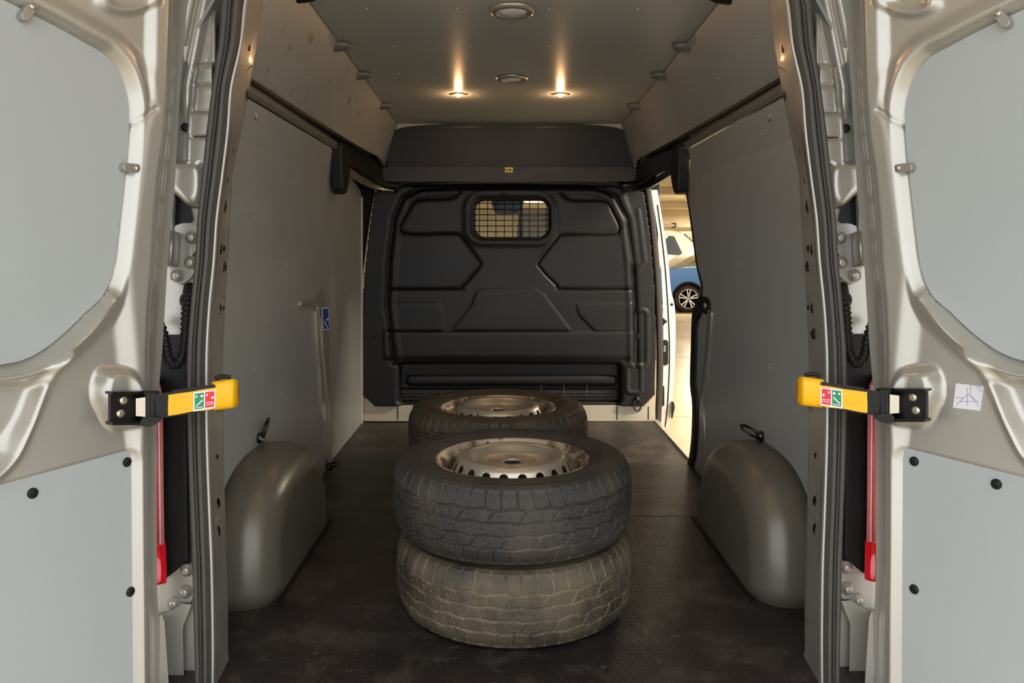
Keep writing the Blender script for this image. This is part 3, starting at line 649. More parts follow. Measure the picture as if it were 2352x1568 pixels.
XR = ([-300, 0, 150, 230, 300, 620, 680, 800, 1000, 1060, 1568, 2400], [352, 345, 342, 332, 300, 262, 268, 280, 300, 308, 312, 316])
FOLD = [(410, -200), (404, -100), (398, 0), (395, 100), (392, 200), (385, 300), (370, 400), (361, 500), (356, 600), (347, 700), (343, 800), (344, 900), (341, 1000), (342, 1100), (342, 1300), (344, 1450), (346, 1568), (346, 1750)]
EDGE = [(450, -200), (440, -100), (431, 0), (424, 100), (415, 200), (408, 330), (401, 450), (393, 520), (386, 600), (380, 700), (374, 800), (367, 880), (361, 980), (360, 1150), (361, 1330), (366, 1430), (363, 1568), (362, 1750)]
def doorh(Qd, Qp):
    X_, Y_ = Qd[..., 0], Qd[..., 1]
    xr = np.interp(Y_, *XR)
    wid = np.interp(Y_, [180, 300, 600, 690, 960, 1040], [26, 64, 60, 56, 50, 26])
    h = -0.014 + 0.014 * sstep((X_ - xr - (wid - 26) * 0.3) / wid + 0.5)
    d = sdpoly(Qp, PANEL_UP)
    crest = -0.014 + 0.012 * sstep(1 - (d - 26) / 40)
    keep = sstep((X_ + 700) / 60)
    h = np.maximum(h, crest)
    h = -0.027 + (h + 0.027) * sstep(d / 24)
    r1 = dline(Qd, spline2([(250, 684), (190, 758), (130, 818), (92, 900), (55, 990), (15, 1062), (-60, 1110), (-300, 1170)], False, 4))
    h = h + 0.025 * gauss(r1, 12) * (d > 4)
    r2 = dline(Qd, spline2([(140, 815), (75, 852), (0, 868), (-200, 884), (-420, 850)], False, 4))
    h = h + 0.016 * gauss(r2, 11) * (d > 4)
    h = h - 0.012 * sstep(0.5 - sdpoly(Qd, [(100, 880), (60, 960), (0, 1040), (-260, 1110), (-260, 900), (0, 885)]) / 26)
    h = h - 0.005 * sstep(0.5 - sdpoly(Qp, PANEL_LO) / 6)
    b = sdpoly(Qd, spline2([(226, 858), (262, 846), (298, 856), (318, 900), (318, 962), (296, 978), (252, 976), (218, 915)], True, 4))
    h = h + 0.034 * sstep(0.5 - (b + 4) / 26)
    rr = np.abs(np.hypot((X_ - 290) / 52, (Y_ + 4) / 27) - 1) * 30
    h = h + 0.010 * gauss(rr, 9)
    h = h - 0.004 * gauss(dline(Qd, [(352, 250), (300, 290), (292, 300)]), 5)
    return h
zr = np.linspace(-0.16, 1.80, 400)
uF = np.array([dinv(x, y, 0.0) for x, y in FOLD]); uE = np.array([dinv(x, y, -0.035) for x, y in EDGE])
fF = lambda z: np.interp(z, uF[::-1, 1], uF[::-1, 0]); fE = lambda z: np.interp(z, uE[::-1, 1], uE[::-1, 0])
DW = 0.76
def door_surface(u, z):
    
    o_ = np.zeros_like(np.asarray(u, float)); return doorh(proj(dmap(u, z, o_ - 0.010, 0)), proj(dmap(u, z, o_ - 0.0225, 0)))
for s in (0, 1):
    sd = ('left', 'right')[s]
    D = empty(f'door_{s + 1}', f'open {sd} rear door of the van, silver metal with grey plywood panels', 'van door', kind='structure')
    s1 = np.linspace(0, 1, 14)[:-1]; s2 = np.linspace(0, 1, 230)
    U = []; Wd = []
    for z in zr:
        e, f = fE(z), fF(z)
        U.append(np.r_[e + (f - e) * s1, f + (DW - f) * s2])
    U = np.array(U); Z = np.repeat(zr[:, None], U.shape[1], 1)
    H = door_surface(U, Z)
    k = len(s1)
    H[:, :k] = -0.036 + (H[:, k:k + 1] + 0.036) * sstep(s1 ** 1.3)[None, :]
    q = np.clip((U[:, k:] - fF(zr)[:, None]) / 0.012, 0, 1)
    H[:, k:] -= 0.006 * (1 - sstep(q)); H[:, :k] -= 0.006 * sstep(s1 * 1.5)[None, :]
    P = dmap(U, Z, H, s, mirror=False)
    grid('door_frame', P[::-1, ::-1], PAINT, D, s, solid=0.0)
    # outer skin and rim close the door into a body
    Vs = []; Fs = []; 
    for i, z in enumerate(zr[::8]):
        e = fE(z)
        for u, w in ((e, -0.040), (e + 0.005, -0.075), (DW, -0.075), (DW, -0.020)): Vs.append(dmap(u, z, w, s, mirror=False))
    nz = len(zr[::8])
    Fs = [(i * 4 + j, i * 4 + j + 1, (i + 1) * 4 + j + 1, (i + 1) * 4 + j) for i in range(nz - 1) for j in range(3)]
    mesh('outer_skin', Vs, Fs, PAINT, D, False, s)
    # plywood panels
    dm = lambda a, b, t: dmap(a, b, t, s, mirror=False)
    for nm, poly, w0 in (('upper_board', PANEL_UP, -0.0235), ('lower_board', PANEL_LO, -0.0185)):
        pts = [dinv(x, y, w0) for x, y in poly]; pts = [(min(u, DW - 0.03), z) for u, z in pts]
        pts = [(u, max(z, -0.10)) for u, z in pts]
        sheet(nm, pts, w0, w0 + 0.004, dm, DOORPLY, D, s, tuple(np.arange(0.8, 1.75, 0.08)) if nm == 'upper_board' else (0.2, 0.4), bev=0.0015)
    def dn(side):
        a = ANG[side]; n = np.array([math.cos(a), -math.sin(a), 0]); return n
    def dput(px, py, off, w=-0.022):
        u, z = dinv(px, py, w, s); hv = float(door_surface(np.array([u]), np.array([z]))[0]) if off is None else off
        return u, z, hv
    scr = [[(286, 1060), (69, 1131), (294, 1357)], [(2105, 1058), (2294, 1110), (2105, 1351)]][s]
    for x, y in scr:
        u, z, hv = dput(x, y, -0.0145)
        sc = lathe('panel_screw', [(0.0105, 0), (0.0105, 0.002), (0.008, 0.004), (0, 0.0045)], BLACKM, D, dm(u, z, hv), dn(s), 18, s)
        sheet('screw_slot', [(u - 0.006, z - 0.0012), (u + 0.006, z - 0.0012), (u + 0.006, z + 0.0012), (u - 0.006, z + 0.0012)], hv + 0.004, hv + 0.0052, dm, BLACKG, sc, s)
    clips = [[(292, 386, 0), (55, 28, 62)], [(2085, 386, 0), (2311, 44, 62)]][s]
    for x, y, rot in clips:
        u, z, hv = dput(x, y, None); ca, sa = math.cos(math.radians(rot)), math.sin(math.radians(rot))
        pt = [(u + ca * a - sa * b, z - sa * a * 1 - ca * b) for a, b in rrect(-0.022, -0.009, 0.022, 0.009, 0.0088, 5)]
        cl = sheet('panel_clip', pt, -0.017 if rot else -0.018, -0.003, dm, PAINTD, D, s, bev=0.0015)
        lathe('rivet', [(0.006, 0), (0.006, 0.002), (0.002, 0.003)], STEEL, cl, dm(u - 0.010 * ca, z + 0.010 * sa, -0.003), dn(s), 12, s)
    if s == 1:
        cs = [dinv(x, y, -0.013, 1) for x, y in ((2196, 880), (2260, 887), (2251, 943), (2189, 936))]
        cc = np.mean(cs, 0)
        st = sheet('instruction_sticker', spline2([tuple(cc + (np.array(c) - cc) * f) for c, f in zip(cs, (1, 1, 1, 1))], True, 1), -0.0150, -0.0125, dm, WSTICK, D, s)
        tag(st, 'white square sticker with a pale line drawing of two hands')
        for a, b in (((2196, 930), (2222, 905)), ((2222, 905), (2250, 925)), ((2222, 890), (2222, 932)), ((2230, 884), (2228, 905)), ((2240, 884), (2254, 900)), ((2194, 912), (2214, 914)), ((2205, 922), (2240, 922)), ((2228, 905), (2248, 934)), ((2245, 884), (2256, 892))):
            ua = dinv(*a, -0.012, 1); ub = dinv(*b, -0.012, 1); v = np.array(ub) - ua; nn = np.array([-v[1], v[0]]) / np.linalg.norm(v) * 0.0006
            sheet('sticker_line', [tuple(ua + nn), tuple(ub + nn), tuple(ub - nn), tuple(ua - nn)], -0.0124, -0.0120, dm, GREYP, st, s)

# ==================================================================== DOOR CHECK STRAPS
for s in (0, 1):
    sd = ('left', 'right')[s]
    K = empty('door_check_strap', f'yellow and black door check strap hooked over the {sd} rear pillar, green and red sticker', 'door strap', 'yellow door check straps')
    Ys = lambda px: 1.580 + (px - 250) / 300 * 0.055
    off = -6 if s else 0                              # the right one sits a little higher in the picture
    smap = lambda a, b, t: tuple(onY(a, b + off * 0.5, Ys(a) - t))
    dm = lambda a, b, t: dmap(a, b, t, s, mirror=False)
    a_ = ANG[s]; nD = np.array([math.cos(a_), -math.sin(a_), 0])
    br = [dinv(x, y + off * 0.5, 0.036, 0) for x, y in ((254, 903), (322, 901), (322, 906), (360, 906), (360, 962), (322, 968), (254, 971))]
    pl = sheet('mounting_bracket', br, 0.028, 0.036, dm, BLACKG, K, s, bev=0.002)
    tl = [dinv(x, y + off * 0.5, 0.045, 0) for x, y in ((254, 899), (362, 897), (362, 903), (254, 905))]
    bl = [dinv(x, y + off * 0.5, 0.045, 0) for x, y in ((254, 968), (345, 968), (352, 975), (256, 976))]
    sheet('bracket_flange', tl, 0.028, 0.050, dm, BLACKG, pl, s); sheet('bracket_flange', bl, 0.028, 0.050, dm, BLACKG, pl, s)
    for x, y in ((285, 919), (278, 950)):
        u, z = dinv(x, y + off * 0.5, 0.038, 0); lathe('bracket_bolt', [(0.0095, 0.036), (0.0095, 0.0385), (0.005, 0.040)], STEEL, pl, dm(u, z, 0.0), nD, 14, s)
    sheet('roller', [(312, 915), (334, 912), (334, 957), (312, 955)], -0.012, 0.012, smap, STEEL, K, s, bev=0.004)
    for x, r in ((342, 0.010), (352, 0.008)):
        pA, pB = np.array(smap(x, 900, 0.0)), np.array(smap(x - 2, 966, 0.0))
        L_ = [pA + (pB - pA) * t for t in np.linspace(0, 1, 25)]
        tube('hinge_barrel', L_, r, BLACKM, K, s, n=12, rad=[1 + 0.08 * (k % 2) for k in range(25)])
    sheet('hinge_foot', spline2([(330, 958), (362, 958), (372, 964), (348, 978), (330, 979), (322, 972)], True, 3), -0.012, 0.012, smap, BLACKM, K, s, bev=0.003)
    sheet('strap_arm', [(356, 905), (395, 899), (492, 884), (494, 940), (400, 956), (358, 962)], -0.006, 0.006, smap, BLACKM, K, s, bev=0.003)
    sheet('strap_ridge', [(395, 896), (492, 882), (496, 889), (396, 905)], 0.0, 0.014, smap, BLACKM, K, s, bev=0.003)
    cv = sheet('strap_cover', spline2([(387, 911), (390, 906), (440, 899), (494, 892), (496, 936), (440, 945), (392, 954), (386, 948)], True, 3), 0.006, 0.012, smap, YELLOW, K, s, bev=0.002)
    tag(cv, 'yellow plastic strap cover')
    hk = []
    for px in np.linspace(487, 549, 14):
        f = (px - 487) / 62; q = max(0, (f - 0.72) / 0.28)
        top = 877 - 9 * f; bot = 942 - 7 * f
        bulge = 0.012 + 0.010 * math.sin(min(1, f * 1.2) * PI * 0.5) - 0.035 * q * q
        rnd = 9 * q * q * q
        row = []
        for j in range(9):
            g = j / 8; py = top + rnd + (bot - rnd - top - rnd) * g
            row.append(smap(px, py, bulge - 0.008 * (abs(g - 0.5) * 2) ** 4))
        hk.append([smap(px, top + rnd, bulge - 0.05)] + row + [smap(px, bot - rnd, bulge - 0.05)])
    he = grid('strap_hook', np.array(hk).transpose(1, 0, 2)[::-1], YELLOW, K, s, solid=0.004); tag(he, 'yellow rounded hook end')
    tube('hook_spring', smooth_path([smap(494, 870, -0.010), smap(508, 864, -0.012), (smap(530, 866, -0.012))], 10), 0.0045, BLACKM, K, s, n=8)
    sk = sheet('instruction_sticker', rrect(0, 0, 1, 1, 0.06, 3), 0.0, 1.0, lambda a, b, t: smap(444 + a * 51, 901 - 7 * a + b * 43.5 - 1.5 * a * b, 0.0135 + 0.001 * t), WSTICK, K, s)
    tag(sk, 'green and red pictogram sticker')
    stm = lambda t0: (lambda a, b, t: smap(444 + a * 51, 901 - 7 * a + b * 43.5 - 1.5 * a * b, 0.0146 + t0 + 0.0008 * t))
    sheet('green_field', [(0.06, 0.08), (0.47, 0.08), (0.47, 0.92), (0.06, 0.92)], 0, 1, stm(0), GREEN, sk, s)
    sheet('red_field', [(0.53, 0.08), (0.94, 0.08), (0.94, 0.92), (0.53, 0.92)], 0, 1, stm(0), REDP, sk, s)
    def bl_(cx, cy, r): return [(cx + r * math.cos(k * PI / 5), cy + r * 1.2 * math.sin(k * PI / 5)) for k in range(10)]
    for poly in (bl_(0.14, 0.24, 0.05), bl_(0.38, 0.25, 0.06), [(0.10, 0.74), (0.38, 0.46), (0.43, 0.46), (0.43, 0.50), (0.14, 0.78)], [(0.10, 0.82), (0.44, 0.82), (0.44, 0.86), (0.10, 0.86)],
                 bl_(0.62, 0.24, 0.05), bl_(0.86, 0.42, 0.06), [(0.56, 0.62), (0.92, 0.66), (0.92, 0.70), (0.56, 0.66)], [(0.56, 0.76), (0.92, 0.76), (0.92, 0.79), (0.56, 0.79)]):
        sheet('pictogram', poly, 0, 1, stm(0.001), WSTICK, sk, s)

# ==================================================================== TAIL LIGHTS, CABLE CONDUITS
for s in (0, 1):
    sd = ('left', 'right')[s]
    T = empty('tail_light', f'red tail light behind the {sd} rear door edge, clear above and deep red below', 'tail light', 'tail lights')
    def tl_at(px, py): 
        z = 0.6
        for _ in range(8): p = onY(px, py, Yl(z) + 0.045); z = p[2]
        return p
    wd = 384 if s else 380
    def lens(nm, rows, m_, dep):
        P = []
        for y, x0, x1 in rows:
            row = [tl_at(x1, y) + (-0.025, 0.05, 0)] + [tl_at(x1 + (x0 - x1) * f, y) - (0, dep * math.sin(min(1, f * 3) * PI / 2), 0) for f in (0, 0.15, 0.35, 0.6, 1)] 
            P.append(row)
        return grid(nm, np.array(P)[:, ::-1], m_, T, s, solid=0.004)
    lens('clear_lens', [(1252, 300, wd - 2), (1150, 300, wd - 4), (1000, 300, wd - 5), (930, 300, wd - 6), (890, 300, wd - 10), (868, 300, wd - 20)], PINK, 0.012)
    lens('red_lens', [(1338, 300, wd + 2), (1330, 300, wd + 3), (1250, 300, wd + 1)], RED, 0.018)
    for dx in (6, 11): tube('lens_rib', [tl_at(wd - dx - 4, 885) - (0, 0.013, 0), tl_at(wd - dx, 1245) - (0, 0.013, 0)], 0.0016, RED if dx > 8 else WSTICK, T, s, n=6)
    # corrugated conduit looping from door to pillar
    C = empty('cable_conduit', f'black corrugated cable conduit looping between pillar and {sd} rear door', 'cable conduit', 'corrugated conduits')
    pt = smooth_path([op_(x, y, d) for x, y, d in ((437, 672, 0.02), (429, 715, 0.05), (426, 770, 0.06), (420, 815, 0.065), (403, 838, 0.07), (386, 822, 0.075), (379, 785, 0.08), (368, 750, 0.085), (352, 728, 0.06))], 110)
    tube('conduit_tube', pt, 0.0115, BLACKM, C, s, n=12, rad=[1.0 + 0.13 * (1 if k % 4 < 2 else -1) for k in range(110)])
    tube('conduit_boot', smooth_path([op_(438, 660, 0.0), op_(435, 690, 0.03)], 5), 0.017, BLACKM, C, s, n=14)

# ==================================================================== WHEEL ARCHES
for s in (0, 1):
    sd = ('left', 'right')[s]
    yc, a, b, X1, X2, r = 2.415, 0.385, 0.362, -0.850, -0.683, 0.10
    rows = []
    cols = [0, 0.06, 0.14, 0.20, 0.235] + [1]
    prof = [(X1, 1.0), (X1 + 0.05, 1.0)] + [(X2 - r + r * math.sin(t), 1 - (1 - math.cos(t)) * 0.27) for t in np.linspace(0, PI / 2 * 0.96, 12)]
    for k in range(49):
        th = PI * k / 48; e = 2 / 2.7
        cy_ = -math.copysign(abs(math.cos(th)) ** e, math.cos(th)) * a; cz = abs(math.sin(th)) ** e * b
        if cy_ > 0: cy_ *= 0.98
        rows.append([(X0 + x, yc + cy_ * sc, cz * sc) for x, sc in prof])
    A = grid('wheel_arch_cover', np.array(rows), ARCH, None, s, solid=0.006)
    R_ = [np.array(r_[-1]) for r_ in rows]
    bm = bmesh.new(); bm.from_mesh(A.data)
    vs = [bm.verts.new(tuple(mir(p, s))) for p in R_]; bm.faces.new(vs if s else vs[::-1])
    bmesh.ops.remove_doubles(bm, verts=bm.verts[:], dist=1e-4); bmesh.ops.recalc_face_normals(bm, faces=bm.faces[:])
    bm.to_mesh(A.data); bm.free()
    A.modifiers['thickness'].offset = -1
    tag(A, f'grey moulded plastic wheel arch cover on the {sd} side of the load floor', 'wheel arch', 'wheel arch covers')
    box('arch_seal', (X0 - 0.688, 2.06, 0.0005), (X0 - 0.672, 2.77, 0.006), BLACKM, A, 0.002, s)

# ==================================================================== LASHING RINGS
def lashing(label, base, n, ringdir, side_up, size=0.03):
    o = empty('lashing_ring', label, 'lashing ring', 'lashing rings')
    lathe('base', [(0.018, 0), (0.018, 0.008), (0.010, 0.020), (0, 0.022)], BLACKG, o, base, n, 14)
    c = np.array(base) + np.array(n) * 0.014 + np.array(ringdir) * size * 1.1
    rd = Vector(ringdir).normalized(); q = Vector(side_up).normalized()
    pth = [tuple(Vector(c) + rd * (size * 1.15 * math.cos(t)) + q * (size * 0.72 * math.sin(t))) for t in np.linspace(0, 2 * PI, 29)]
    tube('ring', pth, 0.0048, BLACKG, o, n=8)
    tube('ring_pin', [tuple(Vector(base) + Vector(n) * 0.012 - q * 0.016), tuple(Vector(base) + Vector(n) * 0.012 + q * 0.016)], 0.007, BLACKG, o, n=8)
lashing('black lashing ring tilted up on the left wall above the wheel arch', wallmap(2.47, 0.385, 0.008), (1, 0, 0), (0.25, 0.25, 0.9), (0.4, -0.9, 0.1))
lashing('black lashing ring leaning over the right wheel arch', mir(wallmap(2.52, 0.375, 0.010), 1), (-1, 0, 0), (-0.75, 0.25, 0.45), (0.45, 0.85, 0.2))
lashing('small black lashing ring low on the left wall in front of the wheel arch', (X0 - 0.825, 3.35, 0.03), (0.6, 0, 0.8), (0.7, -0.3, 0.2), (0, 1, 0.3), 0.022)
lashing('dark ring hanging at the right foot of the bulkhead', bk(1462, 915, 0.012), (0, -1, 0), (0, -0.15, -1), (1, 0, 0), 0.030)

# ==================================================================== CEILING LAMPS
def puck(label, Y, X, r):
    o = empty('dome_lamp', label, 'ceiling lamp', 'round unlit ceiling lamps', loc=(X, Y, ceilz(Y)))
    lathe('lamp_ring', [(r, 0.0), (r, -0.004), (r * 0.94, -0.010), (r * 0.72, -0.012), (r * 0.64, -0.007), (r * 0.62, 0.0)], PAINTD, o, seg=40)
    lathe('lamp_lens', [(r * 0.63, -0.001), (r * 0.62, -0.008), (r * 0.3, -0.011), (0, -0.0115)], WSTICK, o, seg=40)
puck('round unlit ceiling lamp nearer the rear doors', 2.51, 0.028, 0.074)
puck('smaller round unlit ceiling lamp between the two lit bulbs', 3.36, 0.035, 0.068)
def halogen(label, X, Y):
    z = ceilz(Y)
    o = empty('halogen_lamp', label, 'ceiling lamp', 'lit halogen bulbs in the ceiling', loc=(X, Y, z))
    lathe('lamp_bezel', [(0.030, 0.0), (0.030, -0.003), (0.024, -0.006), (0.018, -0.004), (0.016, 0.002)], STEEL, o, seg=24, sx=1.25)
    for dx in (-0.036, 0.036): lathe('fixing_ear', [(0.008, 0), (0.008, -0.003), (0.004, -0.003), (0.003, -0.001)], BLACKM, o, (dx, 0, 0), seg=10)
    lathe('bulb', [(0.0, -0.016), (0.009, -0.013), (0.014, -0.006), (0.014, 0.0)], HALO, o, seg=16)
    l = bpy.data.lights.new('bulb_light', 'POINT'); l.energy = 1.1; l.color = (1.0, 0.55, 0.25); l.shadow_soft_size = 0.012
    lo = bpy.data.objects.new('bulb_light', l); COL.objects.link(lo); lo.parent = o; lo.location = (0, 0, -0.032)
halogen('lit halogen bulb on the left of the ceiling with a warm glow', -0.21, 3.66)
halogen('lit halogen bulb on the right of the ceiling with a warm glow', 0.265, 3.655)
for X in (-0.23, 0.28): halogen('lit halogen bulb above the rear door opening, ' + ('left' if X < 0 else 'right') + ' of the pair', X, 2.16)

# ==================================================================== WHEELS
NT, TW = 1400, 0.094
def tri(x): return 2 * np.abs(2 * (x - np.floor(x + 0.5))) - 1
def tyre_mesh():
    R, Hh = 0.338, 0.1075
    side = [(0.214, 0.084), (0.218, 0.090), (0.228, 0.096), (0.240, 0.1015), (0.252, 0.1045), (0.258, 0.1072), (0.262, 0.1060), (0.275, 0.1068), (0.290, 0.1045), (0.300, 0.1020), (0.303, 0.1030), (0.306, 0.1012), (0.314, 0.0970), (0.321, 0.0930)]
    v = np.linspace(1, -1, 92)
    tread = [(R - 0.0145 * abs(x) ** 5 - 0.004 * x * x, x * 0.089) for x in v]
    prof = np.array([(r, z) for r, z in side] + tread + [(r, -z) for r, z in side[::-1]])
    vv = np.r_[np.full(len(side), 9.0), v, np.full(len(side), 9.0)]
    th = np.arange(NT) / NT * 2 * PI; TH, VV = np.meshgrid(th, vv, indexing='ij')
    T1 = TH / (2 * PI); a = np.abs(VV); d = np.zeros(TH.shape)
    zig = lambda n, ph, amp: amp * tri(T1 * n + ph)
    for c, n, ph in ((0.56, 26, 0.0), (0.19, 26, 0.3), (-0.19, 26, 0.8), (-0.56, 26, 0.5)):
        x = np.abs(VV - c - zig(n, ph, 0.030)); d = np.maximum(d, 0.0065 * (1 - sstep((x - 0.016) / 0.018)))
    nb = 52
    for sg in (1, -1):
        m = (VV * sg > 0.56) & (a < 1.5)
        ph = T1 * nb + 0.25 * sg + 0.12 * (a - 0.6)
        x = np.abs((ph % 1) - 0.5); d = np.where(m, np.maximum(d, 0.0055 * (1 - sstep((x - 0.045) / 0.03))), d)
        wob = 0.020 * np.sin(VV * 75)
        mm = m & (a > 0.62) & (a < 0.95)
        for o_ in (0.22, 0.36, 0.50, 0.64, 0.78):
            x = np.abs(((ph + 0.5 + wob) % 1) - o_); d = np.where(mm, np.maximum(d, 0.0026 * (1 - sstep((x - 0.008) / 0.022))), d)
    m = a < 0.54
    ph = T1 * 78 + VV * 0.9; x = np.abs((ph % 1) - 0.5)
    brk = np.sin(VV * 40 + np.floor(ph) * 2.1) > -0.2
    d = np.where(m & brk, np.maximum(d, 0.0022 * (1 - sstep((x - 0.02) / 0.07))), d)
    ph = T1 * 26 - VV * 0.8; x = np.abs((ph % 1) - 0.5)
    d = np.where(m & (a > 0.2), np.maximum(d, 0.0045 * (1 - sstep((x - 0.015) / 0.025))), d)
    ss = ((vv > 5)[None, :]) & (np.abs(prof[:, 0] - 0.316) < 0.008)[None, :]
    x = np.abs(((T1 * nb + 0.25) % 1) - 0.5); d = np.where(ss, 0.003 * (1 - sstep((x - 0.05) / 0.04)), d)
    wear = 0.0008 * np.sin(TH * 7) + 0.0005 * np.sin(TH * 31 + VV * 4)
    rr = prof[None, :, 0] - d + np.where(a < 2, wear, 0)
    P = np.stack([rr * np.cos(TH), rr * np.sin(TH), np.repeat(prof[None, :, 1], NT, 0) + Hh], -1)
    return P, np.clip(d / 0.0055, 0, 1)
TP, TG = tyre_mesh()
TPc = np.concatenate([TP, TP[:1]], 0)
proto = empty('wheel', 'worn winter tyre on a steel rim, upper one of the near stack', 'wheel', 'loose winter wheels stacked on the load floor')
ty = grid('tyre', np.transpose(TP, (1, 0, 2)), TYRE_A, proto, loop=True)
at = ty.data.attributes.new('groove', 'FLOAT', 'POINT'); at.data.foreach_set('value', np.transpose(TG, (1, 0)).astype(np.float32).ravel())
rimp = [(0.2145, 0.185), (0.2185, 0.190), (0.2195, 0.1975), (0.2160, 0.201), (0.2125, 0.198), (0.2100, 0.187), (0.2010, 0.182), (0.1965, 0.172), (0.1955, 0.150), (0.1880, 0.120), (0.1850, 0.06), (0.195, 0.03), (0.212, 0.018), (0.2165, 0.016), (0.2150, 0.026)]
lathe('rim', rimp[1:-1], RUSTY, proto, seg=72, caps=False)
# steel disc with vent holes round its skirt
dp = [(0.027, 0.165), (0.0275, 0.181), (0.031, 0.184), (0.040, 0.1835), (0.052, 0.1805), (0.072, 0.1795), (0.092, 0.1800), (0.106, 0.186), (0.120, 0.198), (0.130, 0.2035), (0.1385, 0.2050), (0.146, 0.2020), (0.152, 0.194), (0.1565, 0.186), (0.161, 0.178), (0.1655, 0.170), (0.170, 0.162), (0.1745, 0.154), (0.179, 0.146), (0.1845, 0.138), (0.186, 0.128)]
dp2 = dp[:13]
for a_, b_ in zip(dp[12:-1], dp[13:]): dp2 += [((a_[0] * (3 - k) + b_[0] * k) / 3, (a_[1] * (3 - k) + b_[1] * k) / 3) for k in (1, 2, 3)]
dp = dp2; ND = 600; mk = np.ones((ND, len(dp)), bool); P = np.zeros((ND, len(dp), 3))
for i in range(ND):
    t = 2 * PI * i / ND
    for j, (r, z) in enumerate(dp):
        P[i, j] = (r * math.cos(t), r * math.sin(t), z)
        if 0.153 < r < 0.184:
            ph = ((i / ND * 20) % 1 - 0.5); e = (r - 0.1680) / 0.0140
            if abs(ph / 0.27) ** 2.4 + e * e < 1: mk[i, j] = False
        if 0.05 < r < 0.075:
            for b5 in range(5):
                bt = b5 * 2 * PI / 5 + 0.3
                if math.hypot(P[i, j][0] - 0.060 * math.cos(bt), P[i, j][1] - 0.060 * math.sin(bt)) < 0.0: mk[i, j] = False
nd2 = []
grid('wheel_disc', np.transpose(P, (1, 0, 2)), RIMM, proto, loop=True, mask=mk.T, solid=0.003)
for b5 in range(5):
    bt = b5 * 2 * PI / 5 + 0.31
    lathe('bolt_hole', [(0, 0.1795), (0.0066, 0.1797), (0.0085, 0.1815), (0.0105, 0.1805)], DARK, proto, (0.060 * math.cos(bt), 0.060 * math.sin(bt), 0.0020), seg=14)
lathe('hub_bore', [(0, 0.1822), (0.0262, 0.1822), (0.0268, 0.168)], DARK, proto, seg=20)
for k in range(9):
    t = k * 2 * PI / 9 + 0.17
    o = lathe('rust_patch', [(0, 0.0012), (0.011, 0.001), (0.013, 0)], RUSTY, proto, (0.2000 * math.cos(t), 0.2000 * math.sin(t), 0.1835), (-0.45 * math.cos(t), -0.45 * math.sin(t), 1), seg=9)
lathe('valve', [(0.004, 0.17), (0.004, 0.195), (0.003, 0.203), (0, 0.204)], BLACKM, proto, (0.176 * math.cos(2), 0.176 * math.sin(2), 0), seg=8)
def place(o, x, y, z, rz, label=None):
    o.location = (x, y, z); o.rotation_euler = (0, 0, rz)
    if label: o['label'] = label
def copy_tree(o, tyre):
    r = o.copy(); COL.objects.link(r)
    for ch in list(o.children):
        c = ch.copy(); COL.objects.link(c); c.parent = r
        if c.name.startswith('tyre'):
            c.material_slots[0].link = 'OBJECT'; c.material_slots[0].material = tyre
    return r
src = proto
place(proto, 0.024, 2.12, 0.2165, 0.0)
w2 = copy_tree(src, TYRE_B); place(w2, 0.0305, 2.118, 0.0, 1.1, 'muddy worn tyre at the bottom of the near stack, light mud in its tread')
w3 = copy_tree(src, TYRE_C); place(w3, -0.022, 2.835, 0.2165, 2.3, 'dusty brown tyre on a steel rim, top of the far stack behind the near one')
w4 = copy_tree(src, TYRE_B); place(w4, -0.018, 2.84, 0.0, 3.9, 'wheel lying under the dusty brown tyre of the far stack')

# ==================================================================== CAB (seen through the grille)
cb = empty('cab_shell', 'dark cab interior seen through the small grilled window', 'cab', kind='structure')
box('cab_side', (X0 - 0.93, 4.75, -0.5), (X0 - 0.88, 5.6, 1.50), CAB, cb)
box('cab_side', (X0 + 0.86, 4.8, -0.5), (X0 + 0.90, 5.6, 1.50), CAB, cb)
box('cab_roof', (X0 - 0.93, 4.5, 1.42), (X0 + 0.84, 5.9, 1.5), CAB, cb, 0.02)
box('dashboard', (X0 - 0.93, 5.9, -0.5), (X0 + 0.93, 6.3, 0.98), CAB, cb, 0.05)
box('windscreen_post', (X0 - 0.93, 5.85, 0.9), (X0 - 0.78, 6.0, 1.5), CAB, cb, 0.02)
box('windscreen_post', (X0 + 0.78, 5.85, 0.9), (X0 + 0.93, 6.0, 1.5), CAB, cb, 0.02)
sheet('windscreen', [(-0.8, 0.95), (0.8, 0.95), (0.75, 1.5), (-0.75, 1.5)], 0, 0.005, lambda a, b, t: (X0 + a, 6.25 - 0.5 * (b - 0.95) + t, b), GLASS, cb)
box('cab_floor', (X0 - 0.9, 4.5, -0.5), (X0 + 0.9, 6.3, -0.45), CAB, cb)
sheet('headrest_post', [(1187, 545), (1201, 545), (1201, 455), (1195, 455)], 0, 0.06, lambda a, b, t: tuple(onY(a, b, 5.2 + t)), CAB, cb)
mr = empty('rear_view_mirror', 'dark rear view mirror seen through the grilled bulkhead window', 'mirror')
mm = lambda a, b, t: tuple(onY(a, b, 5.75 - t))
sheet('mirror_housing', spline2([(1133, 457), (1196, 457), (1192, 486), (1186, 491), (1144, 491), (1134, 482)], True, 3), 0, 0.04, mm, CAB, mr, bev=0.01)
sheet('mirror_glass', spline2([(1138, 462), (1190, 462), (1187, 484), (1146, 486), (1138, 480)], True, 3), 0.041, 0.043, mm, BLACKM, mr)

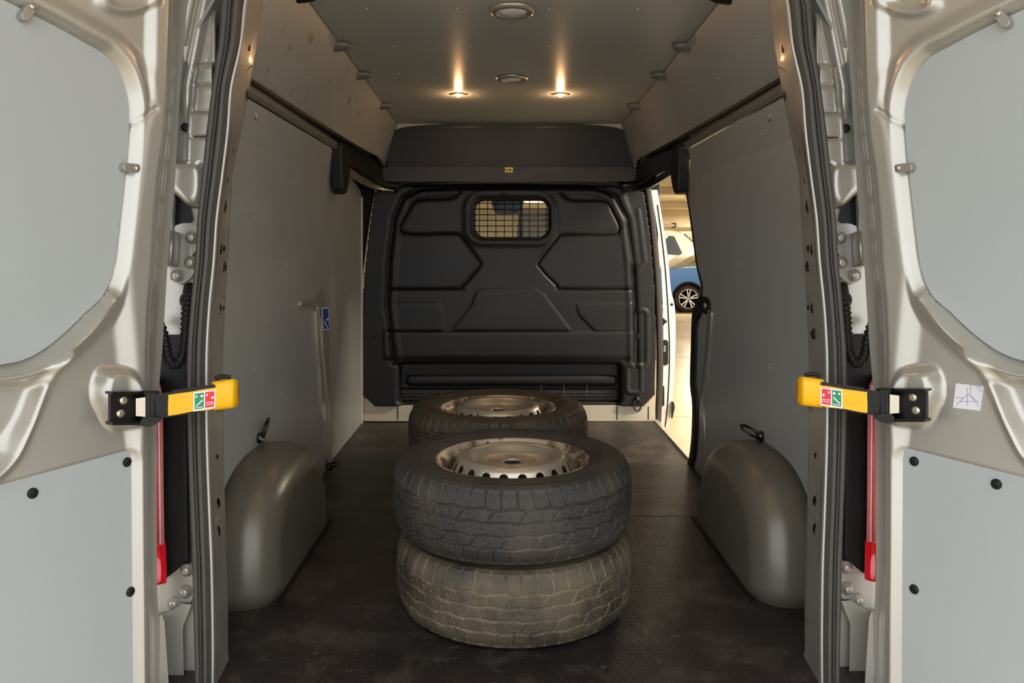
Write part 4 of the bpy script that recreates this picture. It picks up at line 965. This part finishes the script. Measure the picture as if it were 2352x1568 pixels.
# ==================================================================== GARAGE
gfl = empty('garage_floor', 'cream painted garage floor outside the van', 'floor', kind='structure')
box('floor_slab', (-12, -8, FLZ - 0.2), (16, 27.2, FLZ), GFLOOR, gfl)
for yy in (7.0, 11.0, 15.0): box('floor_joint', (0.99, yy, FLZ), (14, yy + 0.02, FLZ + 0.002), GWALL, gfl)
gcl = empty('garage_ceiling', 'low cream garage ceiling with beams', 'ceiling', kind='structure')
box('ceiling_slab', (-8, 0.2, 2.42), (15, 27.2, 2.6), GCEIL, gcl)
for yy in (9.5, 13.2, 17.4, 22.6): tag(box('ceiling_beam', (-7.4, yy, 2.26), (14.4, yy + 0.35, 2.419), GCEIL, None, 0.01), 'cream concrete beam across the garage ceiling', 'beam', 'garage ceiling beams', 'structure')
gw = empty('wall_garage_back', 'cream wall at the far end of the garage', 'wall', kind='structure')
box('wall_slab', (-8, 27.0, FLZ), (15, 27.3, 2.5), GWALL, gw)
for x in (4.0, 8.2): box('wall_pier', (x, 26.8, FLZ), (x + 0.5, 27.0, 2.42), GWALL, gw, 0.02)
gr = empty('wall_garage_right', 'cream wall on the right side of the garage', 'wall', kind='structure')
box('wall_slab', (14.5, 0.2, FLZ), (14.8, 27.2, 2.5), GWALL, gr)
gl_ = empty('wall_garage_left', 'cream wall on the left side of the garage', 'wall', kind='structure')
box('wall_slab', (-7.8, 0.2, FLZ), (-7.5, 27.2, 2.5), GWALL, gl_)
sd_ = empty('roller_shutter', 'grey roller shutter on the garage wall seen through the grilled window', 'shutter')
for k in range(22):
    box('shutter_slat', (0.66, 26.90 - 0.03 * (k % 2), FLZ + k * 0.13), (2.4, 26.97, FLZ + 0.125 + k * 0.13), SHUT, sd_, 0)
pp = empty('wall_pipe', 'pale pipe running along the garage wall above the white van', 'pipe')
tube('pipe', [(3.5, 26.6, 1.86), (14, 26.6, 1.86)], 0.05, CREAM, pp, n=10)
for x in (5.9, 7.6, 9.5): box('pipe_bracket', (x, 26.55, 1.78), (x + 0.06, 26.99, 1.95), BLACKM, pp)
for i, (gx, gy) in enumerate(GARAGE_LAMPS):
    lab = {0: 'bright tube lamp on the garage ceiling just above the door gap', 1: 'long tube lamp farther back above the parked cars', 6: 'tube lamp glimpsed top right through the grilled window'}.get(i, 'unseen tube lamp added on the garage ceiling to give light, behind the van side, ' + ['', '', 'left front', 'right middle', 'right near', 'left middle', ''][i])
    o = empty('tube_lamp', lab, 'lamp', 'garage tube lamps', loc=(gx, gy, 2.42 if i not in (1, ) else 2.42))
    box('lamp_housing', (-0.8, -0.09, -0.09), (0.8, 0.09, 0.0), WHITE, o, 0.01)
    for dy in (-0.045, 0.045): tube('lamp_tube', [(-0.74, dy, -0.115), (0.74, dy, -0.115)], 0.018, TUBE, o, n=8)
    for dx in (-0.76, 0.76): box('end_cap', (dx - 0.02, -0.08, -0.14), (dx + 0.02, 0.08, -0.088), WHITE, o)

# ---- blue car and white van seen through the sliding door opening
def car(name, label, cat, loc, rz, body_pts, width, body_mat, wheels, wheel_r, cabin, cab_mat, wins, shoulder):
    o = empty(name, label, cat, loc=loc, rot=(0, 0, rz))
    # body: profile in (x, z), rounded towards both sides
    def shell(nm, pts, w, m_, inset, zt=None, tumble=0.0):
        bm = bmesh.new(); layers = []
        for (yy, sc) in ((-w / 2, 1), (-w / 2 + inset * 0.4, 0.35), (-w / 2 + inset, 0), (w / 2 - inset, 0), (w / 2 - inset * 0.4, 0.35), (w / 2, 1)):
            cx = sum(p[0] for p in pts) / len(pts); cz = sum(p[1] for p in pts) / len(pts)
            lay = []
            for x, z in pts:
                k = 1 - 0.02 * sc; kz = 1 - 0.05 * sc
                tm = tumble * max(0, z - shoulder) * (1 if yy > 0 else -1)
                lay.append(bm.verts.new((cx + (x - cx) * k, yy - tm, cz + (z - cz) * kz)))
            layers.append(lay)
        n = len(pts)
        for a_, b_ in zip(layers[:-1], layers[1:]):
            for k in range(n): bm.faces.new((a_[k], a_[(k + 1) % n], b_[(k + 1) % n], b_[k]))
        bm.faces.new(layers[0][::-1]); bm.faces.new(layers[-1])
        bmesh.ops.recalc_face_normals(bm, faces=bm.faces[:])
        ob = from_bm(nm, bm, m_, o)
        ob.data.polygons.foreach_set('use_smooth', [len(p.vertices) == 4 for p in ob.data.polygons])
        return ob
    shell('body', body_pts, width, body_mat, 0.12)
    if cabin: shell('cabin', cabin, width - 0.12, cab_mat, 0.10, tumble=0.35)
    for nm, pts, t, m_ in wins:
        for sg in (-1,):
            def wm(a, b, c): return (a, sg * (width / 2 - 0.045 + c) + (0.35 if cabin else 0.0) * max(0, b - shoulder) * -sg, b)
            sheet(nm, pts, t - 0.03, t, wm, m_, o)
    for wx_ in wheels:
        for sg in (-1, 1):
            y = sg * (width / 2 - 0.07)
            wl = lathe('road_wheel', [(wheel_r * 0.70, -0.09), (wheel_r * 0.94, -0.10), (wheel_r, -0.06), (wheel_r, 0.06), (wheel_r * 0.94, 0.10), (wheel_r * 0.74, 0.105), (wheel_r * 0.72, 0.08), (wheel_r * 0.70, 0.02), (0, 0.01)], TYRE_A, o, (wx_, y, wheel_r), (0, sg, 0), 40)
            lathe('wheel_rim', [(wheel_r * 0.66, 0.095), (wheel_r * 0.72, 0.108), (wheel_r * 0.735, 0.095)], STEEL, wl, (wx_, y, wheel_r), (0, sg, 0), 40)
            lathe('wheel_hub', [(wheel_r * 0.14, 0.03), (wheel_r * 0.14, 0.095), (wheel_r * 0.08, 0.105), (0, 0.105)], STEEL, wl, (wx_, y, wheel_r), (0, sg, 0), 16)
            for k in range(10):
                t = (k // 2) * 2 * PI / 5 + (0.19 if k % 2 else -0.19) + 0.3
                a0, a1 = wheel_r * 0.08, wheel_r * 0.69; w_ = wheel_r * 0.045
                c, s_ = math.cos(t), math.sin(t)
                V = []
                for rr, ww, yy in ((a0, w_, 0.095), (a1, w_ * 1.1, 0.10)):
                    for e in (-1, 1):
                        for dd in (0, -0.02): V.append((wx_ + rr * c - e * ww * s_, y + sg * (yy + dd), wheel_r + rr * s_ + e * ww * c))
                mesh('spoke', V, [(0, 4, 6, 2), (1, 3, 7, 5), (0, 1, 5, 4), (2, 6, 7, 3), (0, 2, 3, 1), (4, 5, 7, 6)], STEEL, wl)
            arch = [(wx_ + (wheel_r + 0.055) * math.cos(t), sg * (width / 2 - 0.0), wheel_r + (wheel_r + 0.055) * math.sin(t)) for t in np.linspace(-0.1, PI + 0.1, 20)]
            tube('wheel_arch_trim', arch, 0.03, BLACKM, o, n=6)
            lathe('wheel_well', [(wheel_r + 0.05, 0.000), (wheel_r + 0.05, 0.004), (0, 0.005)], BLACKM, o, (wx_, sg * (width / 2 - 0.004), wheel_r), (0, sg, 0), 30)
    return o
pw = onZ(1580, 717, FLZ)
r_ = 0.345
xc = pw[0]
# blue car: nose to the left, axle of the visible wheel at local x = 0
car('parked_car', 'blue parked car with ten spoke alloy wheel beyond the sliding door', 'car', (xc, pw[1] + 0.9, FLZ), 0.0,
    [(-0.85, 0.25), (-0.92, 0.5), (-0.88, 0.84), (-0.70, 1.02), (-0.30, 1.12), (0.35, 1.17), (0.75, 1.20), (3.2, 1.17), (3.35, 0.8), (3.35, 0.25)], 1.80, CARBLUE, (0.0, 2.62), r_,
    [(-0.45, 1.10), (0.45, 1.64), (2.4, 1.66), (3.2, 1.15)], CREAM, [('side_window', [(0.00, 1.24), (0.50, 1.55), (2.3, 1.56), (2.6, 1.22)], 0.02, GLASSL)], 1.1)  # cabin belongs to a blue car; its cream colour paints in a reflection
pv = onY(1546, 575, 22.5)
V_ = car('parked_van', 'white parked van with dark side window behind the blue car', 'van', (pv[0] + 0.26, 23.3, FLZ), math.radians(-20),
    [(-3.0, 0.3), (-3.0, 2.0), (-2.6, 2.12), (-0.1, 2.16), (0.22, 2.10), (0.95, 1.44), (1.85, 1.28), (2.0, 1.0), (2.0, 0.3)], 1.80, WHITE, (1.3, -1.9), 0.33,
    None, None, [('side_window', [(-0.24, 1.45), (-0.20, 1.86), (-0.08, 1.98), (0.06, 1.96), (0.34, 1.40)], 0.06, GLASSD), ('door_window', [(-1.3, 1.42), (-1.3, 1.96), (-0.45, 1.96), (-0.42, 1.42)], 0.06, GLASSD)], 1.4)
mesh('windscreen', [(0.32, -0.68, 2.05), (0.32, 0.68, 2.05), (0.94, 0.74, 1.48), (0.94, -0.74, 1.48), (0.28, -0.68, 2.0), (0.28, 0.68, 2.0), (0.90, 0.74, 1.44), (0.90, -0.74, 1.44)],
     [(0, 3, 2, 1), (4, 5, 6, 7), (0, 1, 5, 4), (2, 3, 7, 6), (1, 2, 6, 5), (0, 4, 7, 3)], GLASSD, V_)
